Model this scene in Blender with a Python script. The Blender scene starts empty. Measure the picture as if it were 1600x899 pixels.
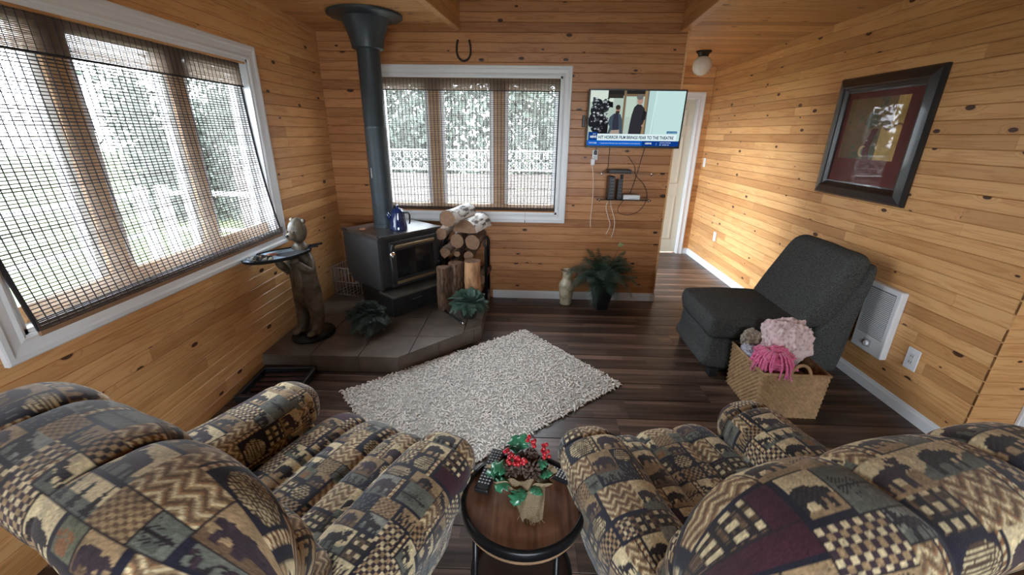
import bpy, bmesh, math, random
import numpy as np
from mathutils import Vector, Matrix

# ------------------------------------------------------------------ camera, world, light, exposure
SC = bpy.context.scene
COL = SC.collection
PI = math.pi

F_PX, PITCH, ROLL, YAW = 654.6, 0.35251, -0.01375, -0.02784
def camera():
    cp, sp = math.cos(PITCH), math.sin(PITCH)
    fw = Vector((math.sin(YAW)*cp, math.cos(YAW)*cp, -sp))
    rt = Vector((math.cos(YAW), -math.sin(YAW), 0))
    dn = fw.cross(rt)
    c, s = math.cos(ROLL), math.sin(ROLL)
    rt, dn = rt*c + dn*s, dn*c - rt*s
    cam = bpy.data.cameras.new('camera')
    cam.sensor_width = 36.0
    cam.lens = F_PX/1600*36.0
    cam.clip_start = 0.02
    cam.clip_end = 300
    o = bpy.data.objects.new('camera', cam)
    COL.objects.link(o)
    m = Matrix.Identity(4)
    for i in range(3):
        m[i][0] = rt[i]; m[i][1] = -dn[i]; m[i][2] = -fw[i]
    m[0][3], m[1][3], m[2][3] = 0, 0, 1.6
    o.matrix_world = m
    SC.camera = o
camera()

SC.view_settings.view_transform = 'Standard'
SC.view_settings.look = 'None'
SC.view_settings.gamma = 1.0
SC.view_settings.use_curve_mapping = False
SC.view_settings.exposure = 1.7
SC.cycles.use_denoising = True
SC.cycles.max_bounces = 10
SC.cycles.diffuse_bounces = 6
SC.cycles.transparent_max_bounces = 24
SC.cycles.sample_clamp_indirect = 8.0

def world():
    w = bpy.data.worlds.new('overcast_sky')
    SC.world = w
    w.use_nodes = True
    nt = w.node_tree
    nt.nodes.clear()
    out = nt.nodes.new('ShaderNodeOutputWorld')
    bg = nt.nodes.new('ShaderNodeBackground')
    tc = nt.nodes.new('ShaderNodeTexCoord')
    sep = nt.nodes.new('ShaderNodeSeparateXYZ')
    ramp = nt.nodes.new('ShaderNodeValToRGB')
    ramp.color_ramp.elements[0].position = 0.0
    ramp.color_ramp.elements[0].color = (0.86, 0.92, 1.0, 1)
    ramp.color_ramp.elements[1].position = 1.0
    ramp.color_ramp.elements[1].color = (0.72, 0.85, 1.0, 1)
    nt.links.new(tc.outputs['Generated'], sep.inputs[0])
    nt.links.new(sep.outputs['Z'], ramp.inputs[0])
    nt.links.new(ramp.outputs[0], bg.inputs[0])
    bg.inputs[1].default_value = 9.0
    nt.links.new(bg.outputs[0], out.inputs[0])
world()

def portal(name, loc, rot, sx, sy):
    l = bpy.data.lights.new(name, 'AREA')
    l.shape = 'RECTANGLE'; l.size = sx; l.size_y = sy
    l.cycles.is_portal = True
    o = bpy.data.objects.new(name, l)
    o.location = loc; o.rotation_euler = rot
    COL.objects.link(o)
# portals only guide sampling of the sky through the window openings, the rear one added
portal('portal_left_window', (-2.0, 2.15, 1.455), (0, -PI/2, 0), 1.14, 1.67)
portal('portal_back_window', (-0.52, 4.22, 1.47), (-PI/2, 0, 0), 1.66, 1.2)
portal('portal_hall_window', (0.52, 5.0, 1.05), (0, -PI/2, 0), 1.9, 1.4)
portal('portal_rear_fill_window', (0.4, -3.1, 1.4), (PI/2, 0, 0), 2.4, 1.5)

EXPO = 2**SC.view_settings.exposure
# ------------------------------------------------------------------ helpers
def lin(r, g, b):
    f = lambda c: (c/12.92 if c <= 0.04045 else ((c+0.055)/1.055)**2.4)
    return (f(r/255), f(g/255), f(b/255), 1)

class MB:
    """collects verts and faces of one mesh"""
    def __init__(s):
        s.v = []; s.f = []; s.m = []; s.mi = 0; s.mat = Matrix.Identity(4)
    def add(s, vs, fs):
        o = len(s.v)
        s.v += [tuple(s.mat @ Vector(p)) for p in vs]
        s.f += [tuple(i+o for i in f) for f in fs]
        s.m += [s.mi]*len(fs)
    def box(s, x0, x1, y0, y1, z0, z1, c=0.0):
        if c <= 0:
            s.add([(x0,y0,z0),(x1,y0,z0),(x1,y1,z0),(x0,y1,z0),(x0,y0,z1),(x1,y0,z1),(x1,y1,z1),(x0,y1,z1)],
                  [(0,3,2,1),(4,5,6,7),(0,1,5,4),(1,2,6,5),(2,3,7,6),(3,0,4,7)])
            return
        c = min(c, (x1-x0)*.49, (y1-y0)*.49, (z1-z0)*.49)
        bm = bmesh.new()
        bmesh.ops.create_cube(bm, size=1)
        for v in bm.verts:
            v.co = Vector(((x0+x1)/2+v.co.x*(x1-x0), (y0+y1)/2+v.co.y*(y1-y0), (z0+z1)/2+v.co.z*(z1-z0)))
        bmesh.ops.bevel(bm, geom=bm.edges[:], offset=c, segments=2 if c > .004 else 1, affect='EDGES', profile=.5)
        s.bm(bm)
    def bm(s, bm):
        bm.verts.index_update()
        s.add([v.co[:] for v in bm.verts], [[v.index for v in f.verts] for f in bm.faces])
        bm.free()
    def tube(s, pts, r, n=8, cap=True):
        pts = [Vector(p) for p in pts]
        rs = r if isinstance(r, (list, tuple)) else [r]*len(pts)
        rings = []; prev = None
        for i, p in enumerate(pts):
            t = (pts[min(i+1, len(pts)-1)] - pts[max(i-1, 0)]).normalized()
            if prev is None:
                a = Vector((0,0,1)) if abs(t.z) < .9 else Vector((1,0,0))
                u = t.cross(a).normalized()
            else:
                u = (prev - t*prev.dot(t)).normalized()
            prev = u
            w = t.cross(u)
            rings.append([p + (u*math.cos(2*PI*k/n) + w*math.sin(2*PI*k/n))*rs[i] for k in range(n)])
        vs = [q for ring in rings for q in ring]
        fs = []
        for i in range(len(pts)-1):
            for k in range(n):
                a = i*n+k; b = i*n+(k+1) % n
                fs.append((a, b, b+n, a+n))
        if cap:
            fs.append(tuple(range(n-1, -1, -1)))
            fs.append(tuple(len(vs)-n+k for k in range(n)))
        s.add(vs, fs)
    def lathe(s, prof, n=32, cx=0, cy=0, sy=1.0):
        vs = []; fs = []
        for (r, z) in prof:
            for k in range(n):
                a = 2*PI*k/n
                vs.append((cx+r*math.cos(a), cy+r*math.sin(a)*sy, z))
        for i in range(len(prof)-1):
            for k in range(n):
                a = i*n+k; b = i*n+(k+1) % n
                fs.append((a, b, b+n, a+n))
        if prof[0][0] > 1e-6: fs.append(tuple(range(n-1, -1, -1)))
        if prof[-1][0] > 1e-6: fs.append(tuple(len(vs)-n+k for k in range(n)))
        s.add(vs, fs)
    def ball(s, c, r, n=10, m=7, sq=(1,1,1)):
        vs = []; fs = []
        for i in range(m+1):
            th = PI*i/m
            for k in range(n):
                a = 2*PI*k/n
                vs.append((c[0]+r*sq[0]*math.sin(th)*math.cos(a), c[1]+r*sq[1]*math.sin(th)*math.sin(a), c[2]-r*sq[2]*math.cos(th)))
        for i in range(m):
            for k in range(n):
                a = i*n+k; b = i*n+(k+1) % n
                fs.append((a, b, b+n, a+n))
        s.add(vs, fs)
    def poly(s, pts2, z0, z1, plane='xy'):
        n = len(pts2)
        conv = {'xy': lambda p, h: (p[0], p[1], h), 'xz': lambda p, h: (p[0], h, p[1]), 'yz': lambda p, h: (h, p[0], p[1])}[plane]
        vs = [conv(p, z0) for p in pts2] + [conv(p, z1) for p in pts2]
        fs = [tuple(range(n-1, -1, -1)), tuple(range(n, 2*n))]
        for i in range(n):
            j = (i+1) % n
            fs.append((i, j, j+n, i+n))
        s.add(vs, fs)
    def build(s, name, mats, parent=None, smooth=False, angle=None, fix=True):
        me = bpy.data.meshes.new(name)
        me.from_pydata(s.v, [], s.f)
        if fix:
            bm = bmesh.new(); bm.from_mesh(me)
            bmesh.ops.remove_doubles(bm, verts=bm.verts, dist=1e-6)
            bmesh.ops.recalc_face_normals(bm, faces=bm.faces)
            bm.to_mesh(me); bm.free()
        if not isinstance(mats, (list, tuple)): mats = [mats]
        for m in mats: me.materials.append(m)
        if len(mats) > 1 and len(me.polygons) == len(s.m):
            me.polygons.foreach_set('material_index', s.m)
        if smooth or angle:
            me.polygons.foreach_set('use_smooth', [True]*len(me.polygons))
            if angle:
                try: me.set_sharp_from_angle(angle=math.radians(angle))
                except Exception: pass
        o = bpy.data.objects.new(name, me)
        COL.objects.link(o)
        if parent is not None: o.parent = parent
        return o

def thing(name, label, cat, loc=(0,0,0), rz=0, group=None):
    o = bpy.data.objects.new(name, None)
    COL.objects.link(o)
    o.empty_display_size = .05
    o.location = loc; o.rotation_euler = (0, 0, rz)
    return tag(o, label, cat, group)
def tag(o, label, cat, group=None, kind=None):
    o['label'] = label; o['category'] = cat
    if group: o['group'] = group
    if kind: o['kind'] = kind
    return o
def struct(o):
    o['kind'] = 'structure'
    return o
def stuff(o):
    o['kind'] = 'stuff'
    return o
def copy_tree(o, parent=None):
    c = o.copy(); COL.objects.link(c); c.parent = parent
    for ch in [x for x in o.children]:
        copy_tree(ch, c)
    return c
def share(me, name, parent, mw=None):
    o = bpy.data.objects.new(name, me)
    COL.objects.link(o); o.parent = parent
    if mw is not None: o.matrix_local = mw
    return o

def grid_obj(name, P, mat, parent=None, closed_u=False, closed_v=False, col=None, caps=False):
    """P (nu, nv, 3) numpy grid -> smooth mesh; col (nu, nv, 3) gives a point colour"""
    nu, nv = P.shape[:2]
    idx = np.arange(nu*nv).reshape(nu, nv)
    a = idx if closed_u else idx[:-1]
    a2 = np.roll(idx, -1, 0) if closed_u else idx[1:]
    if closed_v:
        q = np.stack([a, a2, np.roll(a2, -1, 1), np.roll(a, -1, 1)], -1)
    else:
        q = np.stack([a[:, :-1], a2[:, :-1], a2[:, 1:], a[:, 1:]], -1)
    q = q.reshape(-1, 4)
    n = len(q)
    me = bpy.data.meshes.new(name)
    me.vertices.add(nu*nv)
    me.vertices.foreach_set('co', P.reshape(-1).astype(np.float32))
    me.loops.add(n*4)
    me.loops.foreach_set('vertex_index', q.reshape(-1).astype(np.int32))
    me.polygons.add(n)
    me.polygons.foreach_set('loop_start', np.arange(0, n*4, 4, dtype=np.int32))
    me.polygons.foreach_set('loop_total', np.full(n, 4, dtype=np.int32))
    me.polygons.foreach_set('use_smooth', np.ones(n, dtype=bool))
    me.update(calc_edges=True)
    if col is not None:
        at = me.color_attributes.new('Col', 'FLOAT_COLOR', 'POINT')
        c4 = np.ones((nu*nv, 4), np.float32); c4[:, :3] = col.reshape(-1, 3)
        at.data.foreach_set('color', c4.reshape(-1))
    me.materials.append(mat)
    me.validate()
    o = bpy.data.objects.new(name, me)
    COL.objects.link(o)
    if parent is not None: o.parent = parent
    return o

# ------------------------------------------------------------------ materials
MATS = {}
def new_mat(name):
    m = bpy.data.materials.new(name); m.use_nodes = True
    nt = m.node_tree
    return m, nt, nt.nodes['Principled BSDF']
def N(nt, t, **kw):
    n = nt.nodes.new(t)
    for k, v in kw.items(): setattr(n, k, v)
    return n
def math_n(nt, op, a, b=None, clamp=False):
    n = N(nt, 'ShaderNodeMath', operation=op, use_clamp=clamp)
    for i, x in enumerate((a, b)):
        if x is None: continue
        if isinstance(x, (int, float)): n.inputs[i].default_value = x
        else: nt.links.new(x, n.inputs[i])
    return n.outputs[0]
def mixc(nt, fac, a, b, bt='MIX'):
    n = N(nt, 'ShaderNodeMix', data_type='RGBA', blend_type=bt)
    if isinstance(fac, (int, float)): n.inputs[0].default_value = fac
    else: nt.links.new(fac, n.inputs[0])
    for i, x in ((6, a), (7, b)):
        if isinstance(x, tuple): n.inputs[i].default_value = x
        else: nt.links.new(x, n.inputs[i])
    return n.outputs[2]
def ramp_n(nt, fac, stops):
    n = N(nt, 'ShaderNodeValToRGB')
    cr = n.color_ramp
    while len(cr.elements) < len(stops): cr.elements.new(.5)
    for e, (p, c) in zip(cr.elements, stops):
        e.position = p; e.color = c if len(c) == 4 else (*c, 1)
    nt.links.new(fac, n.inputs[0])
    return n.outputs[0]

def simple(name, col, rough=.5, metal=0, noise=0, scale=20, bump=0, spec=.5, coat=0, sheen=0, trans=0, bscale=None):
    if name in MATS: return MATS[name]
    m, nt, b = new_mat(name)
    b.inputs['Base Color'].default_value = col
    b.inputs['Roughness'].default_value = rough
    b.inputs['Metallic'].default_value = metal
    b.inputs['Specular IOR Level'].default_value = spec
    b.inputs['Coat Weight'].default_value = coat
    b.inputs['Sheen Weight'].default_value = sheen
    if trans: b.inputs['Transmission Weight'].default_value = trans
    if noise or bump:
        tc = N(nt, 'ShaderNodeTexCoord')
        nz = N(nt, 'ShaderNodeTexNoise'); nz.inputs['Scale'].default_value = scale
        nz.inputs['Detail'].default_value = 5
        nt.links.new(tc.outputs['Object'], nz.inputs['Vector'])
        if noise:
            d = tuple(max(0, c*(1-noise)) for c in col[:3])+(1,)
            l = tuple(min(1, c*(1+noise)) for c in col[:3])+(1,)
            o = ramp_n(nt, nz.outputs['Fac'], [(.3, d), (.7, l)])
            nt.links.new(o, b.inputs['Base Color'])
        if bump:
            n2 = nz
            if bscale:
                n2 = N(nt, 'ShaderNodeTexNoise'); n2.inputs['Scale'].default_value = bscale
                n2.inputs['Detail'].default_value = 3
                nt.links.new(tc.outputs['Object'], n2.inputs['Vector'])
            bp = N(nt, 'ShaderNodeBump'); bp.inputs['Strength'].default_value = bump
            bp.inputs['Distance'].default_value = .004
            nt.links.new(n2.outputs['Fac'], bp.inputs['Height'])
            nt.links.new(bp.outputs[0], b.inputs['Normal'])
    MATS[name] = m
    return m

def pine(name, light, mid, dark, knots=True, rough=.38, thin=False, gscale=1.0):
    """boards run along their object's X; every board object gets its own grain through its random number"""
    m, nt, b = new_mat(name)
    L = nt.links
    tc = N(nt, 'ShaderNodeTexCoord'); oi = N(nt, 'ShaderNodeObjectInfo')
    off = N(nt, 'ShaderNodeVectorMath', operation='SCALE'); off.inputs[0].default_value = (37.1, 91.7, 13.3)
    L.new(oi.outputs['Random'], off.inputs['Scale'])
    av = N(nt, 'ShaderNodeVectorMath', operation='ADD')
    L.new(tc.outputs['Object'], av.inputs[0]); L.new(off.outputs[0], av.inputs[1])
    # knots
    mk = N(nt, 'ShaderNodeMapping'); mk.inputs['Scale'].default_value = (2.6, 5.2, 5.2)
    L.new(av.outputs[0], mk.inputs[0])
    vo = N(nt, 'ShaderNodeTexVoronoi', voronoi_dimensions='2D'); vo.inputs['Scale'].default_value = 1.0
    L.new(mk.outputs[0], vo.inputs['Vector'])
    sc = N(nt, 'ShaderNodeSeparateColor'); L.new(vo.outputs['Color'], sc.inputs[0])
    keep = math_n(nt, 'GREATER_THAN', sc.outputs[0], .42)
    size = math_n(nt, 'MULTIPLY_ADD', sc.outputs[1], .055); nt.nodes[-1].inputs[2].default_value = .022
    dd = math_n(nt, 'DIVIDE', vo.outputs['Distance'], size)
    near = math_n(nt, 'MULTIPLY', math_n(nt, 'SUBTRACT', 1.0, math_n(nt, 'MULTIPLY', dd, .30), True), keep)
    # grain, bent around the knots
    mg = N(nt, 'ShaderNodeMapping'); mg.inputs['Scale'].default_value = (.9*gscale, 14*gscale, 14*gscale)
    L.new(av.outputs[0], mg.inputs[0])
    n1 = N(nt, 'ShaderNodeTexNoise'); n1.inputs['Scale'].default_value = 1.6; n1.inputs['Detail'].default_value = 4
    n1.inputs['Distortion'].default_value = .5
    L.new(mg.outputs[0], n1.inputs['Vector'])
    g = math_n(nt, 'ADD', math_n(nt, 'MULTIPLY', n1.outputs['Fac'], 5.0), math_n(nt, 'MULTIPLY', near, 2.2))
    g = math_n(nt, 'PINGPONG', g, .5)
    g = math_n(nt, 'MULTIPLY', g, 2.0)
    mf = N(nt, 'ShaderNodeMapping'); mf.inputs['Scale'].default_value = (6, 160, 160)
    L.new(av.outputs[0], mf.inputs[0])
    n2 = N(nt, 'ShaderNodeTexNoise'); n2.inputs['Scale'].default_value = 1.0; n2.inputs['Detail'].default_value = 2
    L.new(mf.outputs[0], n2.inputs['Vector'])
    gg = math_n(nt, 'ADD', math_n(nt, 'MULTIPLY', g, .62), math_n(nt, 'MULTIPLY', n2.outputs['Fac'], .42))
    base = ramp_n(nt, gg, [(.12, mid), (.55, light), (.95, light)])
    # board to board tone
    wn = N(nt, 'ShaderNodeTexWhiteNoise', noise_dimensions='1D'); L.new(oi.outputs['Random'], wn.inputs['W'])
    tone = ramp_n(nt, wn.outputs['Value'], [(0, (.68,.60,.54)), (.3, (.88,.84,.8)), (.65, (1,.98,.96)), (1, (1.0,1.0,1.0))])
    base = mixc(nt, 1.0, base, tone, 'MULTIPLY')
    n3 = N(nt, 'ShaderNodeTexNoise'); n3.inputs['Scale'].default_value = 1.7
    L.new(av.outputs[0], n3.inputs['Vector'])
    base = mixc(nt, math_n(nt, 'MULTIPLY', math_n(nt, 'SUBTRACT', n3.outputs['Fac'], .5, True), 1.6, True), base, mixc(nt, 1.0, base, (.78,.62,.5,1), 'MULTIPLY'))
    if knots:
        halo = math_n(nt, 'MULTIPLY', math_n(nt, 'POWER', near, 3.0), .6)
        base = mixc(nt, halo, base, mid)
        core = math_n(nt, 'MULTIPLY', math_n(nt, 'MULTIPLY', math_n(nt, 'SUBTRACT', 1.15, dd), 4.0, True), keep)
        base = mixc(nt, core, base, dark)
    L.new(base, b.inputs['Base Color'])
    b.inputs['Roughness'].default_value = rough
    b.inputs['Specular IOR Level'].default_value = .35
    bp = N(nt, 'ShaderNodeBump'); bp.inputs['Strength'].default_value = .10; bp.inputs['Distance'].default_value = .002
    L.new(gg, bp.inputs['Height']); L.new(bp.outputs[0], b.inputs['Normal'])
    MATS[name] = m
    return m

def attr_mat(name, rough=.8, bump=.25, bscale=350, emit=0, spec=.3, sheen=0, coat=0):
    m, nt, b = new_mat(name)
    at = N(nt, 'ShaderNodeAttribute', attribute_name='Col')
    if emit:
        nt.nodes.remove(b)
        e = N(nt, 'ShaderNodeEmission'); e.inputs[1].default_value = emit
        nt.links.new(at.outputs['Color'], e.inputs[0])
        nt.links.new(e.outputs[0], nt.nodes['Material Output'].inputs[0])
    else:
        nt.links.new(at.outputs['Color'], b.inputs['Base Color'])
        b.inputs['Roughness'].default_value = rough
        b.inputs['Specular IOR Level'].default_value = spec
        b.inputs['Sheen Weight'].default_value = sheen
        b.inputs['Coat Weight'].default_value = coat
        if bump:
            tc = N(nt, 'ShaderNodeTexCoord')
            nz = N(nt, 'ShaderNodeTexNoise'); nz.inputs['Scale'].default_value = bscale; nz.inputs['Detail'].default_value = 2
            nt.links.new(tc.outputs['Object'], nz.inputs['Vector'])
            bp = N(nt, 'ShaderNodeBump'); bp.inputs['Strength'].default_value = bump; bp.inputs['Distance'].default_value = .002
            nt.links.new(nz.outputs['Fac'], bp.inputs['Height']); nt.links.new(bp.outputs[0], b.inputs['Normal'])
    MATS[name] = m
    return m

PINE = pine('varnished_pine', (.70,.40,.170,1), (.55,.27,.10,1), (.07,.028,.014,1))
PINE_SHADE = pine('shaded_pine', (.52,.25,.105,1), (.37,.15,.055,1), (.05,.018,.010,1))  # darker, redder copy of the pine: back wall's shade put into the colour
PINE_C = pine('ceiling_pine', (.68,.39,.165,1), (.48,.235,.085,1), (.12,.05,.02,1), gscale=1.6)
SASH = pine('window_pine', (.74,.46,.22,1), (.60,.33,.14,1), (.2,.09,.04,1), knots=False)
WHITE = simple('white_trim_paint', (.74,.76,.78,1), .4)
DOORP = simple('cream_door_paint', (.62,.60,.50,1), .45)
BLACK = simple('black_metal', (.012,.012,.013,1), .42, .6)
BLACKP = simple('black_plastic', (.013,.013,.015,1), .4)
CHROME = simple('chrome', (.8,.8,.8,1), .15, 1)
WPLAST = simple('white_plastic', (.72,.73,.74,1), .35)

def glass_mat():
    m, nt, b = new_mat('window_glass')
    nt.nodes.remove(b)
    tr = N(nt, 'ShaderNodeBsdfTransparent'); tr.inputs[0].default_value = (.95,.97,.96,1)
    gl = N(nt, 'ShaderNodeBsdfGlossy'); gl.inputs['Roughness'].default_value = .02
    lw = N(nt, 'ShaderNodeLayerWeight'); lw.inputs[0].default_value = .5
    fr = math_n(nt, 'ADD', math_n(nt, 'MULTIPLY', math_n(nt, 'POWER', lw.outputs['Facing'], 5.0), .8), .022)
    mx = N(nt, 'ShaderNodeMixShader')
    nt.links.new(fr, mx.inputs[0]); nt.links.new(tr.outputs[0], mx.inputs[1]); nt.links.new(gl.outputs[0], mx.inputs[2])
    nt.links.new(mx.outputs[0], nt.nodes['Material Output'].inputs[0])
    MATS['glass'] = m
    return m
GLASS = glass_mat()
# ------------------------------------------------------------------ the shell
ZC = 2.42
XL, XR, YB, YR, YH = -1.82, 2.36, 4.05, 1.91, 5.95
XP = 1.335            # end of the television wall
R0 = random.Random(5)

_bcache = {}
def board_mesh(L, W, T, mat, c=.0035):
    key = (round(L, 4), round(W, 4), T, mat.name)
    if key in _bcache: return _bcache[key]
    vs = []
    for x in (0, L):
        vs += [(x, 0, 0), (x, W, 0), (x, W, T-c), (x, W-c, T), (x, c, T), (x, 0, T-c)]
    fs = [(0,1,2,3,4,5), (11,10,9,8,7,6)]
    for i in range(6):
        j = (i+1) % 6
        fs.append((i, i+6, j+6, j))
    me = bpy.data.meshes.new('board')
    me.from_pydata(vs, [], fs)
    me.materials.append(mat)
    _bcache[key] = me
    return me

def boards(root, origin, udir, vdir, u0, u1, v0, v1, pitch, holes=(), T=.012, mat=None, joints=2.6, rng=R0, clip=None, name='board', gap=.0012):
    """rows of tongue and groove boards; udir along, vdir across, normal = u x v faces the room"""
    mat = mat or PINE
    u = Vector(udir); v = Vector(vdir); n = u.cross(v)
    rows = int(round((v1-v0)/pitch)); p = (v1-v0)/rows
    cnt = 0
    for r in range(rows):
        a, b = v0+r*p, v0+(r+1)*p
        segs = [(u0, u1)] if clip is None else clip((a+b)/2)
        for (h0, h1, k0, k1) in holes:
            mid = (a+b)/2
            if k0 < mid < k1:
                ns = []
                for (s, e) in segs:
                    if h1 <= s or h0 >= e: ns.append((s, e)); continue
                    if s < h0: ns.append((s, h0))
                    if h1 < e: ns.append((h1, e))
                segs = ns
        for (s, e) in segs:
            cuts = [s]
            x = s + rng.uniform(.3, joints)
            while joints and x < e-.25:
                cuts.append(x); x += rng.uniform(.8, joints)
            cuts.append(e)
            for q in range(len(cuts)-1):
                L = cuts[q+1]-cuts[q]-.0008
                if L < .01: continue
                me = board_mesh(L, p-gap, T, mat)
                o = bpy.data.objects.new(name, me)
                COL.objects.link(o); o.parent = root
                M = Matrix.Identity(4)
                pos = Vector(origin)+u*cuts[q]+v*a
                for i in range(3):
                    M[i][0] = u[i]; M[i][1] = v[i]; M[i][2] = n[i]; M[i][3] = pos[i]
                o.matrix_local = M
                cnt += 1
    return cnt

def slab(name, boxes, mat):
    m = MB()
    for b in boxes: m.box(*b)
    return struct(m.build(name, mat, fix=False))

BACK = simple('board_backing', (.10,.045,.018,1), .8)
T = .012
# left wall, window opening y 1.315..2.985, z .885..2.025
LW = (1.315, 2.985, .885, 2.025)
wl = slab('wall_left', [(XL-.16, XL-T, -3.0, LW[0], 0, 3.3), (XL-.16, XL-T, LW[1], YB+.1, 0, 3.3),
                        (XL-.16, XL-T, LW[0], LW[1], 0, LW[2]), (XL-.16, XL-T, LW[0], LW[1], LW[3], 3.3)], BACK)
boards(wl, (XL-T, -.3, 0), (0,1,0), (0,0,1), 0, 4.35, 0, ZC+.02, .0745, holes=[(LW[0]+.3, LW[1]+.3, LW[2], LW[3])])
# back wall with the window, up into the raised ceiling
BW = (-1.35, .305, .87, 2.07)
ZT = 3.3
wb = slab('wall_back', [(XL-.16, BW[0], YB+T, YB+.13, 0, ZT), (BW[1], XP-T, YB+T, YB+.13, 0, ZT),
                        (BW[0], BW[1], YB+T, YB+.13, 0, BW[2]), (BW[0], BW[1], YB+T, YB+.13, BW[3], ZT)], BACK)
boards(wb, (XL, YB+T, 0), (1,0,0), (0,0,1), 0, XP-XL, 0, ZT, .0745, holes=[(BW[0]-XL, BW[1]-XL, BW[2], BW[3])], joints=0, mat=PINE_SHADE)
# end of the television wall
boards(wb, (XP-T, YB+.0, 0), (0,1,0), (0,0,1), 0, .13, 0, ZT, .0745, joints=0, mat=PINE_SHADE)
# right wall
wr = slab('wall_right', [(XR+T, XR+.14, YR+T, YH+.1, 0, 3.3)], BACK)
boards(wr, (XR+T, YH, 0), (0,-1,0), (0,0,1), 0, YH-YR, 0, ZC+.02, .0745, joints=2.3)
# the wall turns away at YR
wt = slab('wall_recess', [(XR+T, 3.6, YR+T, YR+.14, 0, 3.3)], BACK)
boards(wt, (XR, YR+T, 0), (1,0,0), (0,0,1), 0, 1.1, 0, ZC+.02, .0745, joints=0)
wq = slab('wall_far_right', [(3.4, 3.6, -3.0, YR+.02, 0, 3.3)], PINE)
# hall end wall with the door opening x 1.47..2.2
DO = (1.44, 2.205, 0, 2.05)
wh = slab('wall_hall', [(.4, DO[0], YH+T, YH+.13, 0, 2.6), (DO[1], XR+.1, YH+T, YH+.13, 0, 2.6), (DO[0], DO[1], YH+T, YH+.13, DO[3], 2.6)], BACK)
boards(wh, (.6, YH+T, 0), (1,0,0), (0,0,1), 0, XR-.6, 0, ZC+.02, .0745, holes=[(DO[0]-.6, DO[1]-.6, 0, DO[3])], joints=0)
# hall side wall with its own window
HW = (4.3, 5.7, .12, 2.02)
ws = slab('wall_hall_left', [(.45, .6, YB+.13, HW[0], 0, 2.6), (.45, .6, HW[1], YH+.1, 0, 2.6), (.45, .6, HW[0], HW[1], 0, HW[2]), (.45, .6, HW[0], HW[1], HW[3], 2.6)], PINE)
# rear wall behind the camera ; its wide window is added for fill light
RW = (-.7, 1.5, .75, 2.05)
wz = slab('wall_rear', [(XL-.16, RW[0], -3.12, -3.0, 0, 3.3), (RW[1], 3.6, -3.12, -3.0, 0, 3.3), (RW[0], RW[1], -3.12, -3.0, 0, RW[2]), (RW[0], RW[1], -3.12, -3.0, RW[3], 3.3)], PINE)

# ceiling: low pine ceiling left and right of a raised middle
def xl_edge(y): return -.595 - .13*(YB-y)
def xr_edge(y): return 1.285 - .065*(YB-y)
cl = slab('ceiling_left', [(XL-.16, XL-.02, -3.0, YB, ZC+T, ZC+.1)], BACK)
m = MB(); m.poly([(XL-.16, -3), (xl_edge(-3), -3), (xl_edge(YB), YB), (XL-.16, YB)], ZC+T, ZC+.06)
cb = m.build('backing', BACK, cl)
# u along +x, v along -y -> normal -z
def clipL(v):
    y = YB - v
    return [(0, xl_edge(y)-XL)]
boards(cl, (XL, YB, ZC+T), (1,0,0), (0,-1,0), 0, 2, 0, 3.6, .105, mat=PINE_C, joints=0, clip=clipL)
cr = slab('ceiling_right', [(XR, XR+.1, -3.0, YH, ZC+T, ZC+.1)], BACK)
m = MB(); m.poly([(xr_edge(-3), -3), (3.6, -3), (3.6, YR), (XR+.1, YR), (XR+.1, YH+.1), (.4, YH+.1), (.4, YB+.13), (xr_edge(YB), YB+.13)], ZC+T, ZC+.06)
m.build('backing', BACK, cr)
def clipR(v):
    y = YH - v
    if y > YB+.13: return [(0, XR-.6)]
    x0 = xr_edge(min(y, YB)) - .6
    return [(x0, (3.4 if y < YR else XR)-.6)]
boards(cr, (.6, YH, ZC+T), (1,0,0), (0,-1,0), 0, 2, 0, 6.3, .105, mat=PINE_C, joints=0, clip=clipR)
cm = slab('ceiling_raised', [(-1.9, 1.6, -3.0, YB+.13, 3.2, 3.3)], PINE_C)
# faces of the step up to the raised ceiling
def soffit(name, xe, sgn):
    a = Vector((xe(YB), YB, 0)); b = Vector((xe(-3), -3, 0))
    d = (b-a).normalized(); L = (b-a).length
    n = Vector((-d.y, d.x, 0))*sgn
    m = MB()
    e = n*(-.12)
    p = [a, b, b+e, a+e]
    m.poly([(q.x, q.y) for q in p], ZC+.015, 3.2)
    r = struct(m.build(name, BACK))
    if sgn > 0: boards(r, a+Vector((0,0,ZC+.0)), d, (0,0,1), 0, L, 0, .745, .0745, joints=2.5) if False else None
    # u x v must equal n
    u = d
    if u.cross(Vector((0,0,1))).dot(n) < 0:
        u = -d; org = b
    else: org = a
    boards(r, org+Vector((0,0,ZC)), u, (0,0,1), 0, L, 0, .745, .0745, joints=2.5)
    t = MB()
    q = [a+n*.022, b+n*.022, b-n*.03, a-n*.03]
    t.poly([(k.x, k.y) for k in q], ZC-.010, ZC+.0)
    t.build('edge_strip', SASH, r)
soffit('wall_step_left', xl_edge, 1)
soffit('wall_step_right', xr_edge, -1)

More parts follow.
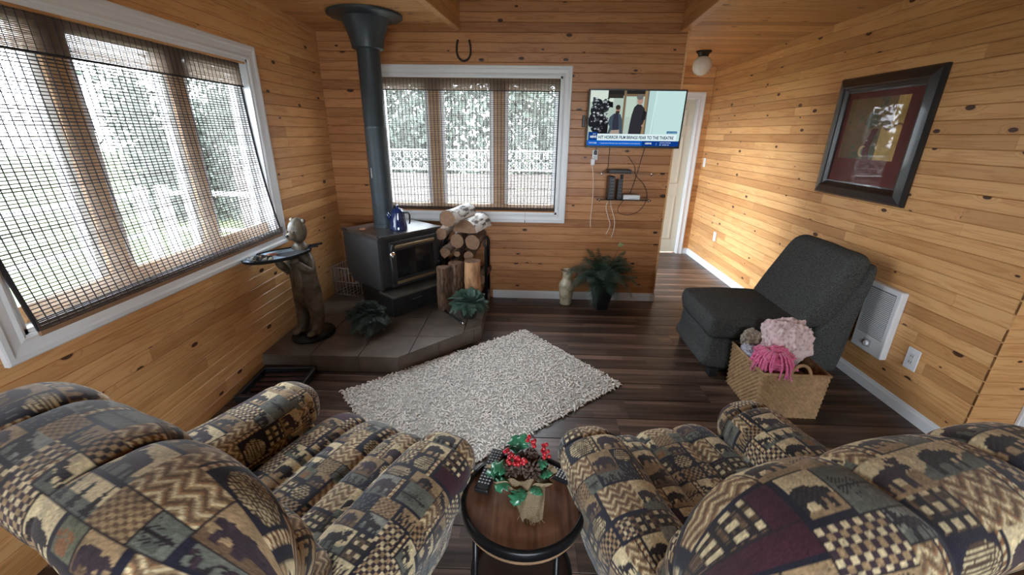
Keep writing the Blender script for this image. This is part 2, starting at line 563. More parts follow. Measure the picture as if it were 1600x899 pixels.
# floor of dark laminate planks
def laminate():
    m, nt, b = new_mat('dark_laminate')
    L = nt.links
    tc = N(nt, 'ShaderNodeTexCoord'); oi = N(nt, 'ShaderNodeObjectInfo')
    off = N(nt, 'ShaderNodeVectorMath', operation='SCALE'); off.inputs[0].default_value = (51.1, 17.7, 3.3)
    L.new(oi.outputs['Random'], off.inputs['Scale'])
    av = N(nt, 'ShaderNodeVectorMath', operation='ADD'); L.new(tc.outputs['Object'], av.inputs[0]); L.new(off.outputs[0], av.inputs[1])
    # printed strips: three across each plank, staggered
    br = N(nt, 'ShaderNodeTexBrick')
    br.inputs['Scale'].default_value = 1; br.inputs['Mortar Size'].default_value = .0
    br.inputs['Brick Width'].default_value = .46; br.inputs['Row Height'].default_value = .0643
    br.inputs['Color1'].default_value = (0,0,0,1); br.inputs['Color2'].default_value = (1,1,1,1); br.inputs['Mortar'].default_value = (.5,.5,.5,1)
    br.offset = .37
    L.new(tc.outputs['Object'], br.inputs['Vector'])
    mg = N(nt, 'ShaderNodeMapping'); mg.inputs['Scale'].default_value = (1.5, 30, 30); L.new(av.outputs[0], mg.inputs[0])
    n1 = N(nt, 'ShaderNodeTexNoise'); n1.inputs['Scale'].default_value = 1.2; n1.inputs['Detail'].default_value = 6
    L.new(mg.outputs[0], n1.inputs['Vector'])
    f = math_n(nt, 'ADD', math_n(nt, 'MULTIPLY', n1.outputs['Fac'], .8), math_n(nt, 'MULTIPLY', br.outputs['Color'], .28))
    f = math_n(nt, 'ADD', f, math_n(nt, 'MULTIPLY', oi.outputs['Random'], .16))
    c = ramp_n(nt, f, [(.35, (.018,.011,.008)), (.60, (.072,.042,.030)), (.85, (.19,.115,.082))])
    L.new(c, b.inputs['Base Color'])
    b.inputs['Roughness'].default_value = .36
    b.inputs['Specular IOR Level'].default_value = .45
    MATS['lam'] = m
    return m
LAM = laminate()
fl = slab('floor', [(XL-.2, 3.6, -3.1, YH+.2, -.12, -.012)], BACK)
boards(fl, (XL-.1, 0.0, -.012), (1,0,0), (0,1,0), 0, XR-XL+.1+.02, 0, YH, .193, T=.012, mat=LAM, joints=1.9, name='plank', gap=.0006)
mm = MB(); mm.box(XL-.1, 3.6, -3.0, 0.0, -.012, 0); struct(mm.build('floor_rear', LAM, fix=False))

# baseboards
def baseboard(name, pts, side=1, h=.082, t=.014):
    m = MB()
    for a, b in zip(pts[:-1], pts[1:]):
        a = Vector((*a, 0)); b = Vector((*b, 0)); d = (b-a).normalized(); n = Vector((-d.y, d.x, 0))*side
        prof = [(0, 0), (t, 0), (t, h*.72), (t*.55, h*.84), (t*.45, h*.96), (0, h)]
        vs = [tuple(a+n*x+Vector((0,0,z))) for x, z in prof] + [tuple(b+n*x+Vector((0,0,z))) for x, z in prof]
        k = len(prof)
        fs = [(i, (i+1) % k, (i+1) % k+k, i+k) for i in range(k)] + [tuple(range(k)), tuple(range(2*k-1, k-1, -1))]
        m.add(vs, fs)
    return struct(m.build(name, WHITE))
baseboard('baseboard_back', [(-.31, YB), (XP+.0, YB)], -1)
baseboard('baseboard_wall_end', [(XP, YB-.012), (XP, YB+.13)], -1)
baseboard('baseboard_right', [(XR, YR+.01), (XR, YH)], 1)
baseboard('baseboard_hall', [(DO[1]+.075, YH), (XR-.015, YH)], -1)

# casings: mitred mouldings round an opening
def casing(m, u0, u1, v0, v1, w, t, to3, bottom=True):
    prof = [(0, .0), (0, t*.62), (w*.12, t*.8), (w*.28, t*.62), (w*.62, t*.72), (w*.74, t), (w*.93, t), (w, t*.85), (w, 0)]
    loops = []
    for (d, h) in prof:
        loops.append([to3(u0-d, v0-(d if bottom else 0), h), to3(u1+d, v0-(d if bottom else 0), h), to3(u1+d, v1+d, h), to3(u0-d, v1+d, h)])
    vs = [p for l in loops for p in l]; fs = []
    for i in range(len(prof)-1):
        for k in range(4):
            if not bottom and k == 0: continue
            j = (k+1) % 4
            fs.append((i*4+k, i*4+j, (i+1)*4+j, (i+1)*4+k))
    if not bottom:
        fs.append(tuple(i*4 for i in range(len(prof)))); fs.append(tuple(i*4+1 for i in range(len(prof))))
    m.add(vs, fs)

def window(name, loc, ex, ez, hole, mull, rails, depth, cas_w, sash_m, cas=True):
    """hole (u0,u1,v0,v1) in wall coordinates, ex maps (u, v, h) -> world; h grows into the room"""
    u0, u1, v0, v1 = hole
    m = MB()
    # jamb liner
    for (a, b, c, d) in ((u0, u0+.018, v0, v1), (u1-.018, u1, v0, v1), (u0, u1, v0, v0+.018), (u0, u1, v1-.018, v1)):
        p = [ex(a, c, -depth), ex(b, c, -depth), ex(b, d, -depth), ex(a, d, -depth), ex(a, c, .004), ex(b, c, .004), ex(b, d, .004), ex(a, d, .004)]
        m.add(p, [(0,3,2,1),(4,5,6,7),(0,1,5,4),(1,2,6,5),(2,3,7,6),(3,0,4,7)])
    root = struct(m.build(name, WHITE))
    if cas:
        c = MB(); casing(c, u0, u1, v0, v1, cas_w, .022, ex); c.build('window_casing', WHITE, root)
    us = [u0+.018]+list(mull)+[u1-.018]
    hw = .050
    for i in range(len(us)-1):
        a = us[i]+(hw if i else 0); b = us[i+1]-(hw if i < len(us)-2 else 0)
        s = MB(); w = .038
        for (p, q, r, t_) in ((a, a+w, v0+.018, v1-.018), (b-w, b, v0+.018, v1-.018), (a+w, b-w, v0+.018, v0+.018+w*1.3), (a+w, b-w, v1-.018-w, v1-.018)):
            P = [ex(p, r, -depth+.01), ex(q, r, -depth+.01), ex(q, t_, -depth+.01), ex(p, t_, -depth+.01), ex(p, r, -depth+.055), ex(q, r, -depth+.055), ex(q, t_, -depth+.055), ex(p, t_, -depth+.055)]
            s.add(P, [(0,3,2,1),(4,5,6,7),(0,1,5,4),(1,2,6,5),(2,3,7,6),(3,0,4,7)])
        so = s.build('window_sash', WHITE, root)
        g = MB(); g.add([ex(a+w, v0+.06, -depth+.03), ex(b-w, v0+.06, -depth+.03), ex(b-w, v1-.05, -depth+.03), ex(a+w, v1-.05, -depth+.03)], [(0,1,2,3)])
        g.build('pane', GLASS, so, fix=False)
    sb = MB()
    P = [ex(u0+.018, v0+.018, -depth+.056), ex(u1-.018, v0+.018, -depth+.056), ex(u1-.018, v0+.085, -depth+.056), ex(u0+.018, v0+.085, -depth+.056), ex(u0+.018, v0+.018, -depth+.078), ex(u1-.018, v0+.018, -depth+.078), ex(u1-.018, v0+.085, -depth+.078), ex(u0+.018, v0+.085, -depth+.078)]
    sb.add(P, [(0,3,2,1),(4,5,6,7),(0,1,5,4),(1,2,6,5),(2,3,7,6),(3,0,4,7)])
    sb.build('sill_board', SASH, root)
    for u in mull:
        s = MB()
        P = [ex(u-hw, v0+.018, -depth+.005), ex(u+hw, v0+.018, -depth+.005), ex(u+hw, v1-.018, -depth+.005), ex(u-hw, v1-.018, -depth+.005), ex(u-hw, v0+.018, -depth+.07), ex(u+hw, v0+.018, -depth+.07), ex(u+hw, v1-.018, -depth+.07), ex(u-hw, v1-.018, -depth+.07)]
        s.add(P, [(0,3,2,1),(4,5,6,7),(0,1,5,4),(1,2,6,5),(2,3,7,6),(3,0,4,7)])
        s.build('mullion', SASH, root)
    return root
exL = lambda u, v, h: (XL+h, u, v)
exB = lambda u, v, h: (u, YB-h, v)
exH = lambda u, v, h: (.6+h, u, v)
exR = lambda u, v, h: (u, -3.0+h, v)
window('window_1', None, exL, None, LW, (1.815, 2.43), (), .13, .085, None)
window('window_2', None, exB, None, BW, (-.845, -.255), (), .12, .08, None)
window('window_3', None, exH, None, HW, (5.0,), (), .12, .08, None)
window('fill_window_4', None, exR, None, RW, (.4,), (), .1, .08, None)  # unseen rear window, added to bring in fill light

# hall door: six panel, with casing
def door():
    d = MB(); cas = MB()
    y = YH+.05
    d.box(DO[0]+.012, DO[1]-.012, y, y+.036, .012, DO[3]-.01)
    r = struct(d.build('door_1', DOORP))
    # raised panels
    w = DO[1]-DO[0]-.024; x0 = DO[0]+.012
    st = .095
    cols = ((x0+st, x0+w/2-.04), (x0+w/2+.04, x0+w-st))
    rows = ((.20, .82), (.98, 1.60), (1.72, 1.93))
    for (a, b) in cols:
        for (c, e) in rows:
            p = MB()
            k = .022
            for (i0, h0, i1, h1) in ((0, 0, .008, -.006), (.008, -.006, k, -.006), (k, -.006, k+.02, .001)):
                pass
            lv = [(0, 0), (.006, .007), (.016, .007), (.034, -.001)]
            loops = [[(a+q, y-.0005+0*h-.0, c+q), (b-q, y, c+q), (b-q, y, e-q), (a+q, y, e-q)] for q, h in lv]
            vs = []
            for (q, h) in lv:
                yy = y - .001 - (0.008 if q in (.006, .016) else 0) if False else y-.001+({0:0, .006:-.007, .016:-.007, .034:-.0035}[q])
                vs += [(a+q, yy, c+q), (b-q, yy, c+q), (b-q, yy, e-q), (a+q, yy, e-q)]
            fs = []
            for i in range(3):
                for kx in range(4):
                    j = (kx+1) % 4
                    fs.append((i*4+kx, i*4+j, (i+1)*4+j, (i+1)*4+kx))
            fs.append((12, 13, 14, 15))
            p.add(vs, fs); p.build('door_panel', DOORP, r)
    k = MB(); k.lathe([(.0, 0), (.025, .0), (.025, .006), (.009, .012), (.009, .03), (.02, .036), (.027, .05), (.022, .064), (0, .068)], 20)
    ko = k.build('door_knob', CHROME, r, smooth=True)
    ko.matrix_local = Matrix.Translation((DO[0]+.08, y, .95)) @ Matrix.Rotation(PI/2, 4, 'X')
    m = MB()
    casing(m, DO[0]-.0, DO[1]+.0, 0, DO[3], .075, .02, lambda u, v, h: (u, YH-h, v), bottom=False)
    struct(m.build('trim_1', WHITE))
    j = MB()
    j.box(DO[0]-.001, DO[0]+.01, YH, YH+.12, 0, DO[3]); j.box(DO[1]-.01, DO[1]+.001, YH, YH+.12, 0, DO[3]); j.box(DO[0], DO[1], YH, YH+.12, DO[3]-.01, DO[3])
    j.build('door_jamb', WHITE, r)
door()
# white casing in the recess at the far right
m = MB(); m.box(2.60, 2.68, YR-.02, YR+.0, 0, 2.1, .004); struct(m.build('trim_2', WHITE))
# narrow strips in the corners of the hall
m = MB(); m.box(XP-.012, XP+.004, YB-.004, YB+.012, 0, ZC); 
struct(m.build('trim_3', SASH))
# ------------------------------------------------------------------ lodge patchwork cloth (drawn by arithmetic, kept as point colours)
def sRGB(r, g, b): return np.array(lin(r, g, b)[:3])
PAL = dict(cream=sRGB(222,202,160), tan=sRGB(168,140,104), brown=sRGB(112,88,66), dk=sRGB(40,32,34), maroon=sRGB(66,30,42),
           navy=sRGB(34,32,48), slate=sRGB(106,108,98), sage=sRGB(104,104,84), blue=sRGB(146,146,136), rust=sRGB(150,104,66), plum=sRGB(62,46,54))
BEAR = [(0,.45),(.03,.58),(.10,.66),(.16,.64),(.19,.72),(.25,.73),(.27,.68),(.36,.70),(.46,.84),(.60,.80),(.74,.78),(.88,.72),(.96,.58),(.97,.40),(.93,.22),(.96,.04),(.82,.04),(.80,.20),(.74,.32),(.58,.32),(.52,.22),(.53,.05),(.40,.05),(.38,.24),(.34,.36),(.26,.34),(.24,.14),(.26,.02),(.13,.02),(.13,.22),(.15,.40),(.08,.40)]
MOOSE = [(.0,.50),(.02,.62),(.10,.70),(.04,.82),(.0,.98),(.08,.88),(.10,1.0),(.15,.88),(.20,1.0),(.23,.88),(.30,.99),(.30,.86),(.38,.92),(.34,.78),(.28,.72),(.34,.68),(.42,.80),(.52,.72),(.74,.66),(.90,.64),(.96,.54),(.94,.36),(.97,.02),(.89,.02),(.87,.24),(.80,.34),(.78,.02),(.71,.02),(.70,.34),(.52,.34),(.50,.02),(.43,.02),(.42,.32),(.38,.02),(.31,.02),(.32,.36),(.26,.46),(.16,.52),(.12,.40),(.08,.50)]
FIR = [(.46,0),(.46,.12),(.16,.12),(.36,.30),(.22,.30),(.40,.50),(.30,.50),(.44,.70),(.38,.70),(.5,1),(.62,.70),(.56,.70),(.70,.50),(.60,.50),(.78,.30),(.64,.30),(.84,.12),(.54,.12),(.54,0)]
def inpoly(x, y, P):
    r = np.zeros(x.shape, bool); n = len(P)
    for i in range(n):
        x0, y0 = P[i]; x1, y1 = P[(i+1) % n]
        if y0 == y1: continue
        c = ((y0 > y) != (y1 > y)) & (x < (x1-x0)*(y-y0)/(y1-y0)+x0)
        r ^= c
    return r
def fabric_tile(size=.84, px=700, seed=3):
    rg = np.random.default_rng(seed); rr = random.Random(seed)
    img = np.zeros((px, px, 3)); ppm = px/size
    rects = []
    def split(x, y, w, h, d=0):
        if (w < .145 and h < .13) or (d > 3 and w < .19 and h < .16 and rr.random() < .25) or max(w, h) < .10:
            rects.append((x, y, w, h)); return
        if w > h*1.1:
            k = rr.uniform(.34, .66)*w
            split(x, y, k, h, d+1); split(x+k, y, w-k, h, d+1)
        else:
            k = rr.uniform(.34, .66)*h
            split(x, y, w, k, d+1); split(x, y+k, w, h-k, d+1)
    split(0, 0, size, size)
    kinds = ['bear', 'plaid', 'checker', 'moose', 'brush', 'zigzag', 'sprig', 'checker2', 'fan', 'bear', 'cone', 'weave', 'moose', 'paw', 'firs', 'solid', 'brush', 'checker', 'bear', 'plaid']
    rr.shuffle(kinds)
    bigk = ['bear', 'plaid', 'moose', 'zigzag', 'bear', 'fan', 'moose', 'checker', 'bear', 'sprig', 'cone']; nb = 0
    for i, (x, y, w, h) in enumerate(rects):
        x0, x1, y0, y1 = [int(round(v*ppm)) for v in (x, x+w, y, y+h)]
        H, W = y1-y0, x1-x0
        if H < 2 or W < 2: continue
        yy, xx = np.mgrid[0:H, 0:W]/ppm
        a = xx/w; b = yy/h
        if min(w, h) > .080 and max(w, h) < 2.0*min(w, h):
            k = bigk[nb % len(bigk)]; nb += 1
        else:
            k = kinds[i % len(kinds)]
        if k in ('bear', 'moose') and min(w, h) < .06: k = 'solid'
        out = np.empty((H, W, 3))
        def two(m, c1, c2): return np.where(m[..., None], PAL[c1], PAL[c2])
        if k == 'solid':
            out[:] = PAL[rr.choice(['slate', 'maroon', 'sage', 'navy', 'maroon', 'plum'])]
        elif k in ('bear', 'moose'):
            bg = [('cream', 'tan'), ('blue', 'slate'), ('tan', 'brown'), ('cream', 'slate')][rr.randrange(4)]
            n = .5+.18*np.sin(xx*60+rr.random()*6)
            out[:] = two(b > n*.7, bg[0], bg[1])
            s = min(w, h*1.15)*.94
            f = rr.random() < .5
            u = (xx-(w-s)/2)/s; u = 1-u if f else u
            v = (yy-(h-s/1.15)/2)/(s/1.15)
            m = inpoly(u, v, BEAR if k == 'bear' else MOOSE)
            out[m] = PAL['dk'] if rr.random() < .7 else PAL['plum']
            hl = m & inpoly(u-.03, v-.05, BEAR if k == 'bear' else MOOSE) & (np.sin(xx*900+yy*500) > .5)
            out[hl] = PAL['dk']*1.6+.01
        elif k == 'brush':
            q = np.sin(xx*420+3*np.sin(yy*60)+rr.random()*9)+.8*np.sin(xx*190+yy*90)
            env = b < .35+.5*np.abs(np.sin(a*PI*3))
            out[:] = PAL[rr.choice(['cream', 'tan', 'slate'])]
            out[(q > -.2) & env] = PAL['dk']; out[(q > .9) & env] = PAL['plum']
        elif k == 'checker':
            c = .0135
            out[:] = two(((xx//c).astype(int)+(yy//c).astype(int)) % 2 == 0, 'cream', rr.choice(['dk', 'brown', 'plum']))
            mid = ((xx//c).astype(int) % 2 == 1) & ((yy//c).astype(int) % 2 == 1)
            out[mid] = PAL['tan']
        elif k == 'checker2':
            c = .011
            out[:] = two(((xx//c).astype(int)+(yy//(c*.8)).astype(int)) % 2 == 0, 'tan', 'brown')
        elif k == 'plaid':
            c = .017
            gx = (xx//c).astype(int) % 2; gy = (yy//c).astype(int) % 2
            out[:] = PAL['brown']
            out[(gx+gy) == 1] = PAL['brown']*.6
            out[(gx == 1) & (gy == 1)] = PAL['cream']*.9
            fine = ((xx % .0045) < .0016) | ((yy % .0045) < .0016)
            out[fine & ~((gx == 1) & (gy == 1))] = PAL['dk']
        elif k == 'zigzag':
            p = .05; t = np.abs(((xx+.01) % p)/p*2-1)*.028
            q = ((yy+t) % .034)/.034
            out[:] = PAL['tan']
            out[q < .28] = PAL['brown']; out[(q > .5) & (q < .74)] = PAL['cream']; out[q > .9] = PAL['rust']
        elif k == 'sprig':
            out[:] = PAL[rr.choice(['slate', 'sage', 'tan'])]
            cyv = h*.5 + .0*xx
            d = np.abs(yy-cyv)
            stem = (d < .0022) & (a > .1) & (a < .9)
            nd = (np.abs(((xx - d*.9) % .009)-.0045) < .0012) & (d < .028*(1-a)+.004) & (a > .12) & (a < .9)
            out[stem | nd] = PAL['dk']
        elif k == 'fan':
            out[:] = PAL['navy']
            cx_, cy_ = w*.5, 0.0
            ang = np.arctan2(yy-cy_, xx-cx_); rad = np.hypot(xx-cx_, yy-cy_)
            m = (np.abs(np.sin(ang*11)) < .22) & (rad < h*.95)
            out[m] = PAL['slate']*1.1
        elif k == 'cone':
            out[:] = PAL['navy']*.9
            c = .010
            sx = (xx+((yy//c).astype(int) % 2)*c/2) % c - c/2; sy = yy % c - c/2
            inside = ((xx-w*.5)/(w*.40))**2+((yy-h*.5)/(h*.44))**2 < 1
            m = (sx**2+sy**2 < (c*.36)**2) & inside
            out[inside] = PAL['brown']*.5
            out[m] = PAL['cream']*.85
        elif k == 'weave':
            c = .013
            q = (yy % .04)/.04
            out[:] = two(((xx//c).astype(int)+(yy//c).astype(int)) % 2 == 0, 'tan', 'dk')
            out[(xx % c) < .002] = PAL['rust']*.7
        elif k == 'paw':
            out[:] = PAL[rr.choice(['tan', 'cream', 'sage'])]
            s = min(w, h)
            m = ((xx-w/2)/(s*.26))**2+((yy-h*.38)/(s*.20))**2 < 1
            for kx in (-.27, -.10, .10, .27):
                m |= ((xx-w/2-kx*s)/(s*.07))**2+((yy-h*.38-s*(.34-abs(kx)*.35))/(s*.10))**2 < 1
            out[m] = PAL['rust']*.75
        elif k == 'firs':
            out[:] = two(b > .45, 'cream', 'slate')
            q = .05
            m = inpoly((xx % q)/q, yy/h*1.05, FIR)
            out[m] = PAL['dk']
        # navy frame or narrow chevron braid along an edge
        fr = i % 4
        if fr == 0:
            e = .013
            m = (xx < e) | (yy < e)
            out[m] = PAL['navy']*.8
        elif fr == 2 and min(w, h) > .07:
            e = .026
            m = xx > w-e
            z = ((yy + np.abs(xx-(w-e/2))*.9) % .020)/.020
            br = np.where((z < .5)[..., None], PAL['cream'], PAL['rust']*.8)
            br = np.where(((xx > w-.007) | (xx < w-e+.006))[..., None], PAL['navy']*.7, br)
            out[m] = br[m]
        else:
            m = (xx < .0025) | (yy < .0025)
            out[m] = PAL['dk']
        img[y0:y1, x0:x1] = out
    # yarn mottling
    n = rg.normal(1, .16, (px, px, 1)); n2 = np.repeat(np.repeat(rg.normal(1, .10, (px//20, px//20, 1)), 20, 0), 20, 1)
    img = np.clip(img*n*n2[:px, :px], .004, 1)
    return img*.92
TILE = fabric_tile()
def tile_at(u, v, size=.64):
    px = TILE.shape[0]
    i = ((v/size) % 1*px).astype(int) % px; j = ((u/size) % 1*px).astype(int) % px
    return TILE[i, j]
CLOTH = attr_mat('lodge_tapestry', rough=.75, bump=.35, bscale=500, spec=.25, sheen=.25)

def catmull(P, n):
    """closed smooth curve through P, n samples even in arc length"""
    P = np.array(P, float); k = len(P); out = []
    for i in range(k):
        p0, p1, p2, p3 = P[(i-1) % k], P[i], P[(i+1) % k], P[(i+2) % k]
        for t in np.linspace(0, 1, 24, endpoint=False):
            out.append(.5*((2*p1)+(-p0+p2)*t+(2*p0-5*p1+4*p2-p3)*t*t+(-p0+3*p1-3*p2+p3)*t**3))
    out = np.array(out); c = np.vstack([out, out[:1]])
    L = np.concatenate([[0], np.cumsum(np.linalg.norm(np.diff(c, axis=0), axis=1))])
    s = np.linspace(0, L[-1], n, endpoint=False)
    return np.stack([np.interp(s, L, c[:, 0]), np.interp(s, L, c[:, 1])], 1), L[-1]

def loft(profile, length, along, seams=(), amp=.03, seamw=.05, end_pow=5, end_r=.5, step=.0036, puff=None, endmin=.0, wob=0, seed=0):
    """sweep a closed profile (2d) along an axis from -length/2 to length/2, ends closed round.
       returns grid positions (nu along, nv round) as (axis, p, q), cloth uv"""
    peri_pts, peri = catmull(profile, int(catmull(profile, 200)[1]/step))
    nv = len(peri_pts)
    cen = peri_pts.mean(0)
    # end caps: parameter w in -pi/2..pi/2
    nu = int(length/step)
    w = np.linspace(-1, 1, nu)
    # denser near the ends
    w = np.sign(w)*(1-(1-np.abs(w))**1.25)
    x = w*length/2
    scale = np.clip(1-np.abs(w)**end_pow, 0, 1)**end_r
    scale = endmin+(1-endmin)*scale
    tan = np.roll(peri_pts, -1, 0)-np.roll(peri_pts, 1, 0)
    tan /= np.linalg.norm(tan, axis=1)[:, None]+1e-9
    nrm = np.stack([tan[:, 1], -tan[:, 0]], 1)
    if np.sum((peri_pts-cen)*nrm) < 0: nrm = -nrm
    bulge = np.ones(nu)
    for s_ in seams:
        bulge -= np.exp(-np.abs((x-s_)/seamw))*1.0
    puff = np.ones(nv) if puff is None else puff(peri_pts)
    P = cen+(peri_pts-cen)[None]*scale[:, None, None] + nrm[None]*(amp*(bulge-1)[:, None]*puff[None])[..., None]*scale[:, None, None]
    X = np.repeat(x[:, None], nv, 1)
    if wob:
        rg = np.random.default_rng(seed)
        ph = rg.random(6)*6.28
        V = np.linspace(0, peri, nv)[None]
        d = wob*(np.sin(X*17+V*9+ph[0])+np.sin(X*-11+V*21+ph[1])*.7+np.sin(X*31+ph[2]+V*5)*.5)
        P = P+nrm[None]*d[..., None]*scale[:, None, None]
    V = np.repeat(np.linspace(0, peri, nv, endpoint=False)[None], nu, 0)
    return X, P[..., 0], P[..., 1], V

def recliner(label, loc, rz, off, group, ao=.345, aw=1.0):
    R = thing('recliner', label, 'armchair', loc, rz, group)
    W = .92
    # backrest: rolls at the head, middle and lumbar, three channels across; profile in (y, z)
    prof = [(-.02,.36),(-.07,.52),(-.13,.70),(-.215,.86),(-.245,.95),(-.215,1.01),(-.14,1.035),(-.05,1.03),(.015,.985),(.04,.915),(.025,.865),(.035,.83),(.085,.79),(.10,.73),(.075,.68),(.085,.65),(.14,.61),(.155,.55),(.12,.48),(.05,.42)]
    X, Y, Z, V = loft(prof, .94, 'x', seams=(-.15, .15), amp=.026, seamw=.022, end_pow=6.5, end_r=.5, wob=.0022, seed=int(off*10), endmin=.03,
                      puff=lambda q: .25+.75*np.clip((q[:, 0]+.20)/.10, 0, 1))
    g = np.stack([X, Y, Z], -1)
    # lower end tapers inward
    g[..., 0] *= 1-.10*np.clip((.8-g[..., 2])/.4, 0, 1)
    c = tile_at(X*.9+off, V*.9+off*2)
    dark = np.exp(-np.minimum(np.abs(X-.15), np.abs(X+.15))/.0018)
    c = c*(1-.0*dark[..., None])
    grid_obj('backrest', g, CLOTH, R, closed_v=True, col=c)
    # seat: three channels front to back, waterfall front; swept across x
    prof = [(.06,.22),(.06,.42),(.12,.475),(.30,.485),(.48,.49),(.65,.485),(.735,.45),(.76,.38),(.74,.24),(.62,.20),(.3,.2)]
    X, Y, Z, V = loft(prof, .50, 'x', seams=(-.085, .085), amp=.022, seamw=.02, end_pow=10, end_r=.4, step=.0042, wob=.0015, seed=5)
    g = np.stack([X, Y, Z], -1)
    grid_obj('seat', g, CLOTH, R, closed_v=True, col=tile_at(X+off*3, V+.2+off))
    # footrest panel folded below the seat
    prof = [(.60,.08),(.60,.20),(.63,.235),(.675,.23),(.69,.18),(.69,.09),(.67,.065),(.62,.065)]
    X, Y, Z, V = loft(prof, .48, 'x', end_pow=14, end_r=.4, step=.008)
    grid_obj('footrest', np.stack([X, Y, Z], -1), CLOTH, R, closed_v=True, col=tile_at(X+off, V))
    for sx in (-1, 1):
        # pillow arm; swept along y, profile in (x, z)
        o = sx*ao
        prof = [(-.118,.44),(-.13,.50),(-.118,.565),(-.07,.605),(0,.615),(.07,.605),(.118,.565),(.13,.50),(.118,.44),(.07,.415),(0,.41),(-.07,.415)]
        X, P, Q, V = loft(prof, .66, 'y', seams=(.225,), amp=.012, seamw=.010, end_pow=5, end_r=.45, wob=.002, seed=sx+3, endmin=.02)
        g = np.stack([P*aw+o, X+.345+.03, Q-.012*np.cos(X*4)], -1)
        grid_obj('arm_pad', g, CLOTH, R, closed_v=True, col=tile_at(V+off*2+sx*.21, X+off+sx*.3))
        prof = [(-.098,.07),(-.10,.25),(-.095,.46),(0,.48),(.095,.46),(.10,.25),(.098,.07),(0,.06)]
        X, P, Q, V = loft(prof, .64, 'y', end_pow=12, end_r=.4, step=.0048, wob=.0015)
        g = np.stack([P*aw+o, X+.33, Q], -1)
        g[..., 0] -= sx*.11*np.clip((.46-g[..., 2])/.40, 0, 1)
        grid_obj('arm_panel', g, CLOTH, R, closed_v=True, col=tile_at(V+off*1.3, X+off*.7+sx*.4))
    b = MB(); b.box(-.28, .28, .04, .60, .03, .26, .01); b.build('base', BLACKP, R)
    return R
LCH = recliner('lodge patchwork recliner with moose and bears, left of the round table', (-.853, .758, 0), math.radians(-22.7), .13, 'two patchwork recliners', .380, 1.02)
RCH = recliner('lodge patchwork recliner with moose and bears, right of the round table', (.756, .747, 0), math.radians(16), .57, 'two patchwork recliners', .345, 1.0)

# ------------------------------------------------------------------ shag rug
def rug():
    A = np.array([.025, 3.26]); B = np.array([.696, 2.458]); C = np.array([-1.174, 2.301])
    u = B-A; v = C-A; Lu = np.linalg.norm(u); Lv = np.linalg.norm(v); u /= Lu
    ang = math.atan2(u[1], u[0])
    cen = A+(B-A)/2+(C-A)/2
    R = thing('shag_rug', 'cream shaggy rectangular rug lying askew on the dark laminate floor', 'rug', (cen[0], cen[1], 0), ang)
    W, L = 1.046, 1.535
    base = simple('rug_backing', (.36,.33,.29,1), .95, bump=.4, scale=80)
    m = MB(); m.box(-W/2, W/2, -L/2, L/2, .0005, .010, .003); m.build('rug_base', base, R)
    rg = np.random.default_rng(9)
    sp = .0165
    nx, ny = int(W/sp), int(L/sp)
    gx, gy = np.meshgrid(np.linspace(-W/2, W/2, nx), np.linspace(-L/2, L/2, ny))
    x = gx.ravel()+rg.normal(0, .004, nx*ny); y = gy.ravel()+rg.normal(0, .004, nx*ny)
    n = len(x)
    a = rg.random(n)*2*PI
    ln = rg.uniform(.009, .016, n); wd = rg.uniform(.0045, .0062, n); h = rg.uniform(.011, .024, n)
    # each tuft: a small arched noodle, cross-section triangle x 3 rings
    vs = np.zeros((n, 9, 3)); 
    for k, t in enumerate((-1, 0, 1)):
        cx = x+np.cos(a)*ln*t; cy = y+np.sin(a)*ln*t
        z = h - .007*abs(t)
        nxv, nyv = -np.sin(a), np.cos(a)
        w = wd*(1 if t == 0 else .65)
        vs[:, k*3+0] = np.stack([cx-nxv*w, cy-nyv*w, z-.006], 1)
        vs[:, k*3+1] = np.stack([cx, cy, z], 1)
        vs[:, k*3+2] = np.stack([cx+nxv*w, cy+nyv*w, z-.006], 1)
    q = []
    for k in (0, 3):
        q += [(k, k+1, k+4, k+3), (k+1, k+2, k+5, k+4)]
    q = np.array(q)
    F = (np.arange(n)[:, None, None]*9+q[None]).reshape(-1, 4)
    me = bpy.data.meshes.new('pile')
    me.vertices.add(n*9); me.vertices.foreach_set('co', vs.reshape(-1).astype(np.float32))
    me.loops.add(len(F)*4); me.loops.foreach_set('vertex_index', F.reshape(-1).astype(np.int32))
    me.polygons.add(len(F)); me.polygons.foreach_set('loop_start', np.arange(0, len(F)*4, 4, dtype=np.int32))
    me.polygons.foreach_set('loop_total', np.full(len(F), 4, dtype=np.int32))
    me.polygons.foreach_set('use_smooth', np.ones(len(F), bool))
    me.update(calc_edges=True)
    me.materials.append(simple('rug_pile', (.80,.73,.66,1), .9, noise=.10, scale=6, sheen=.3))
    o = bpy.data.objects.new('pile', me); COL.objects.link(o); o.parent = R; o['kind'] = 'stuff'
rug()
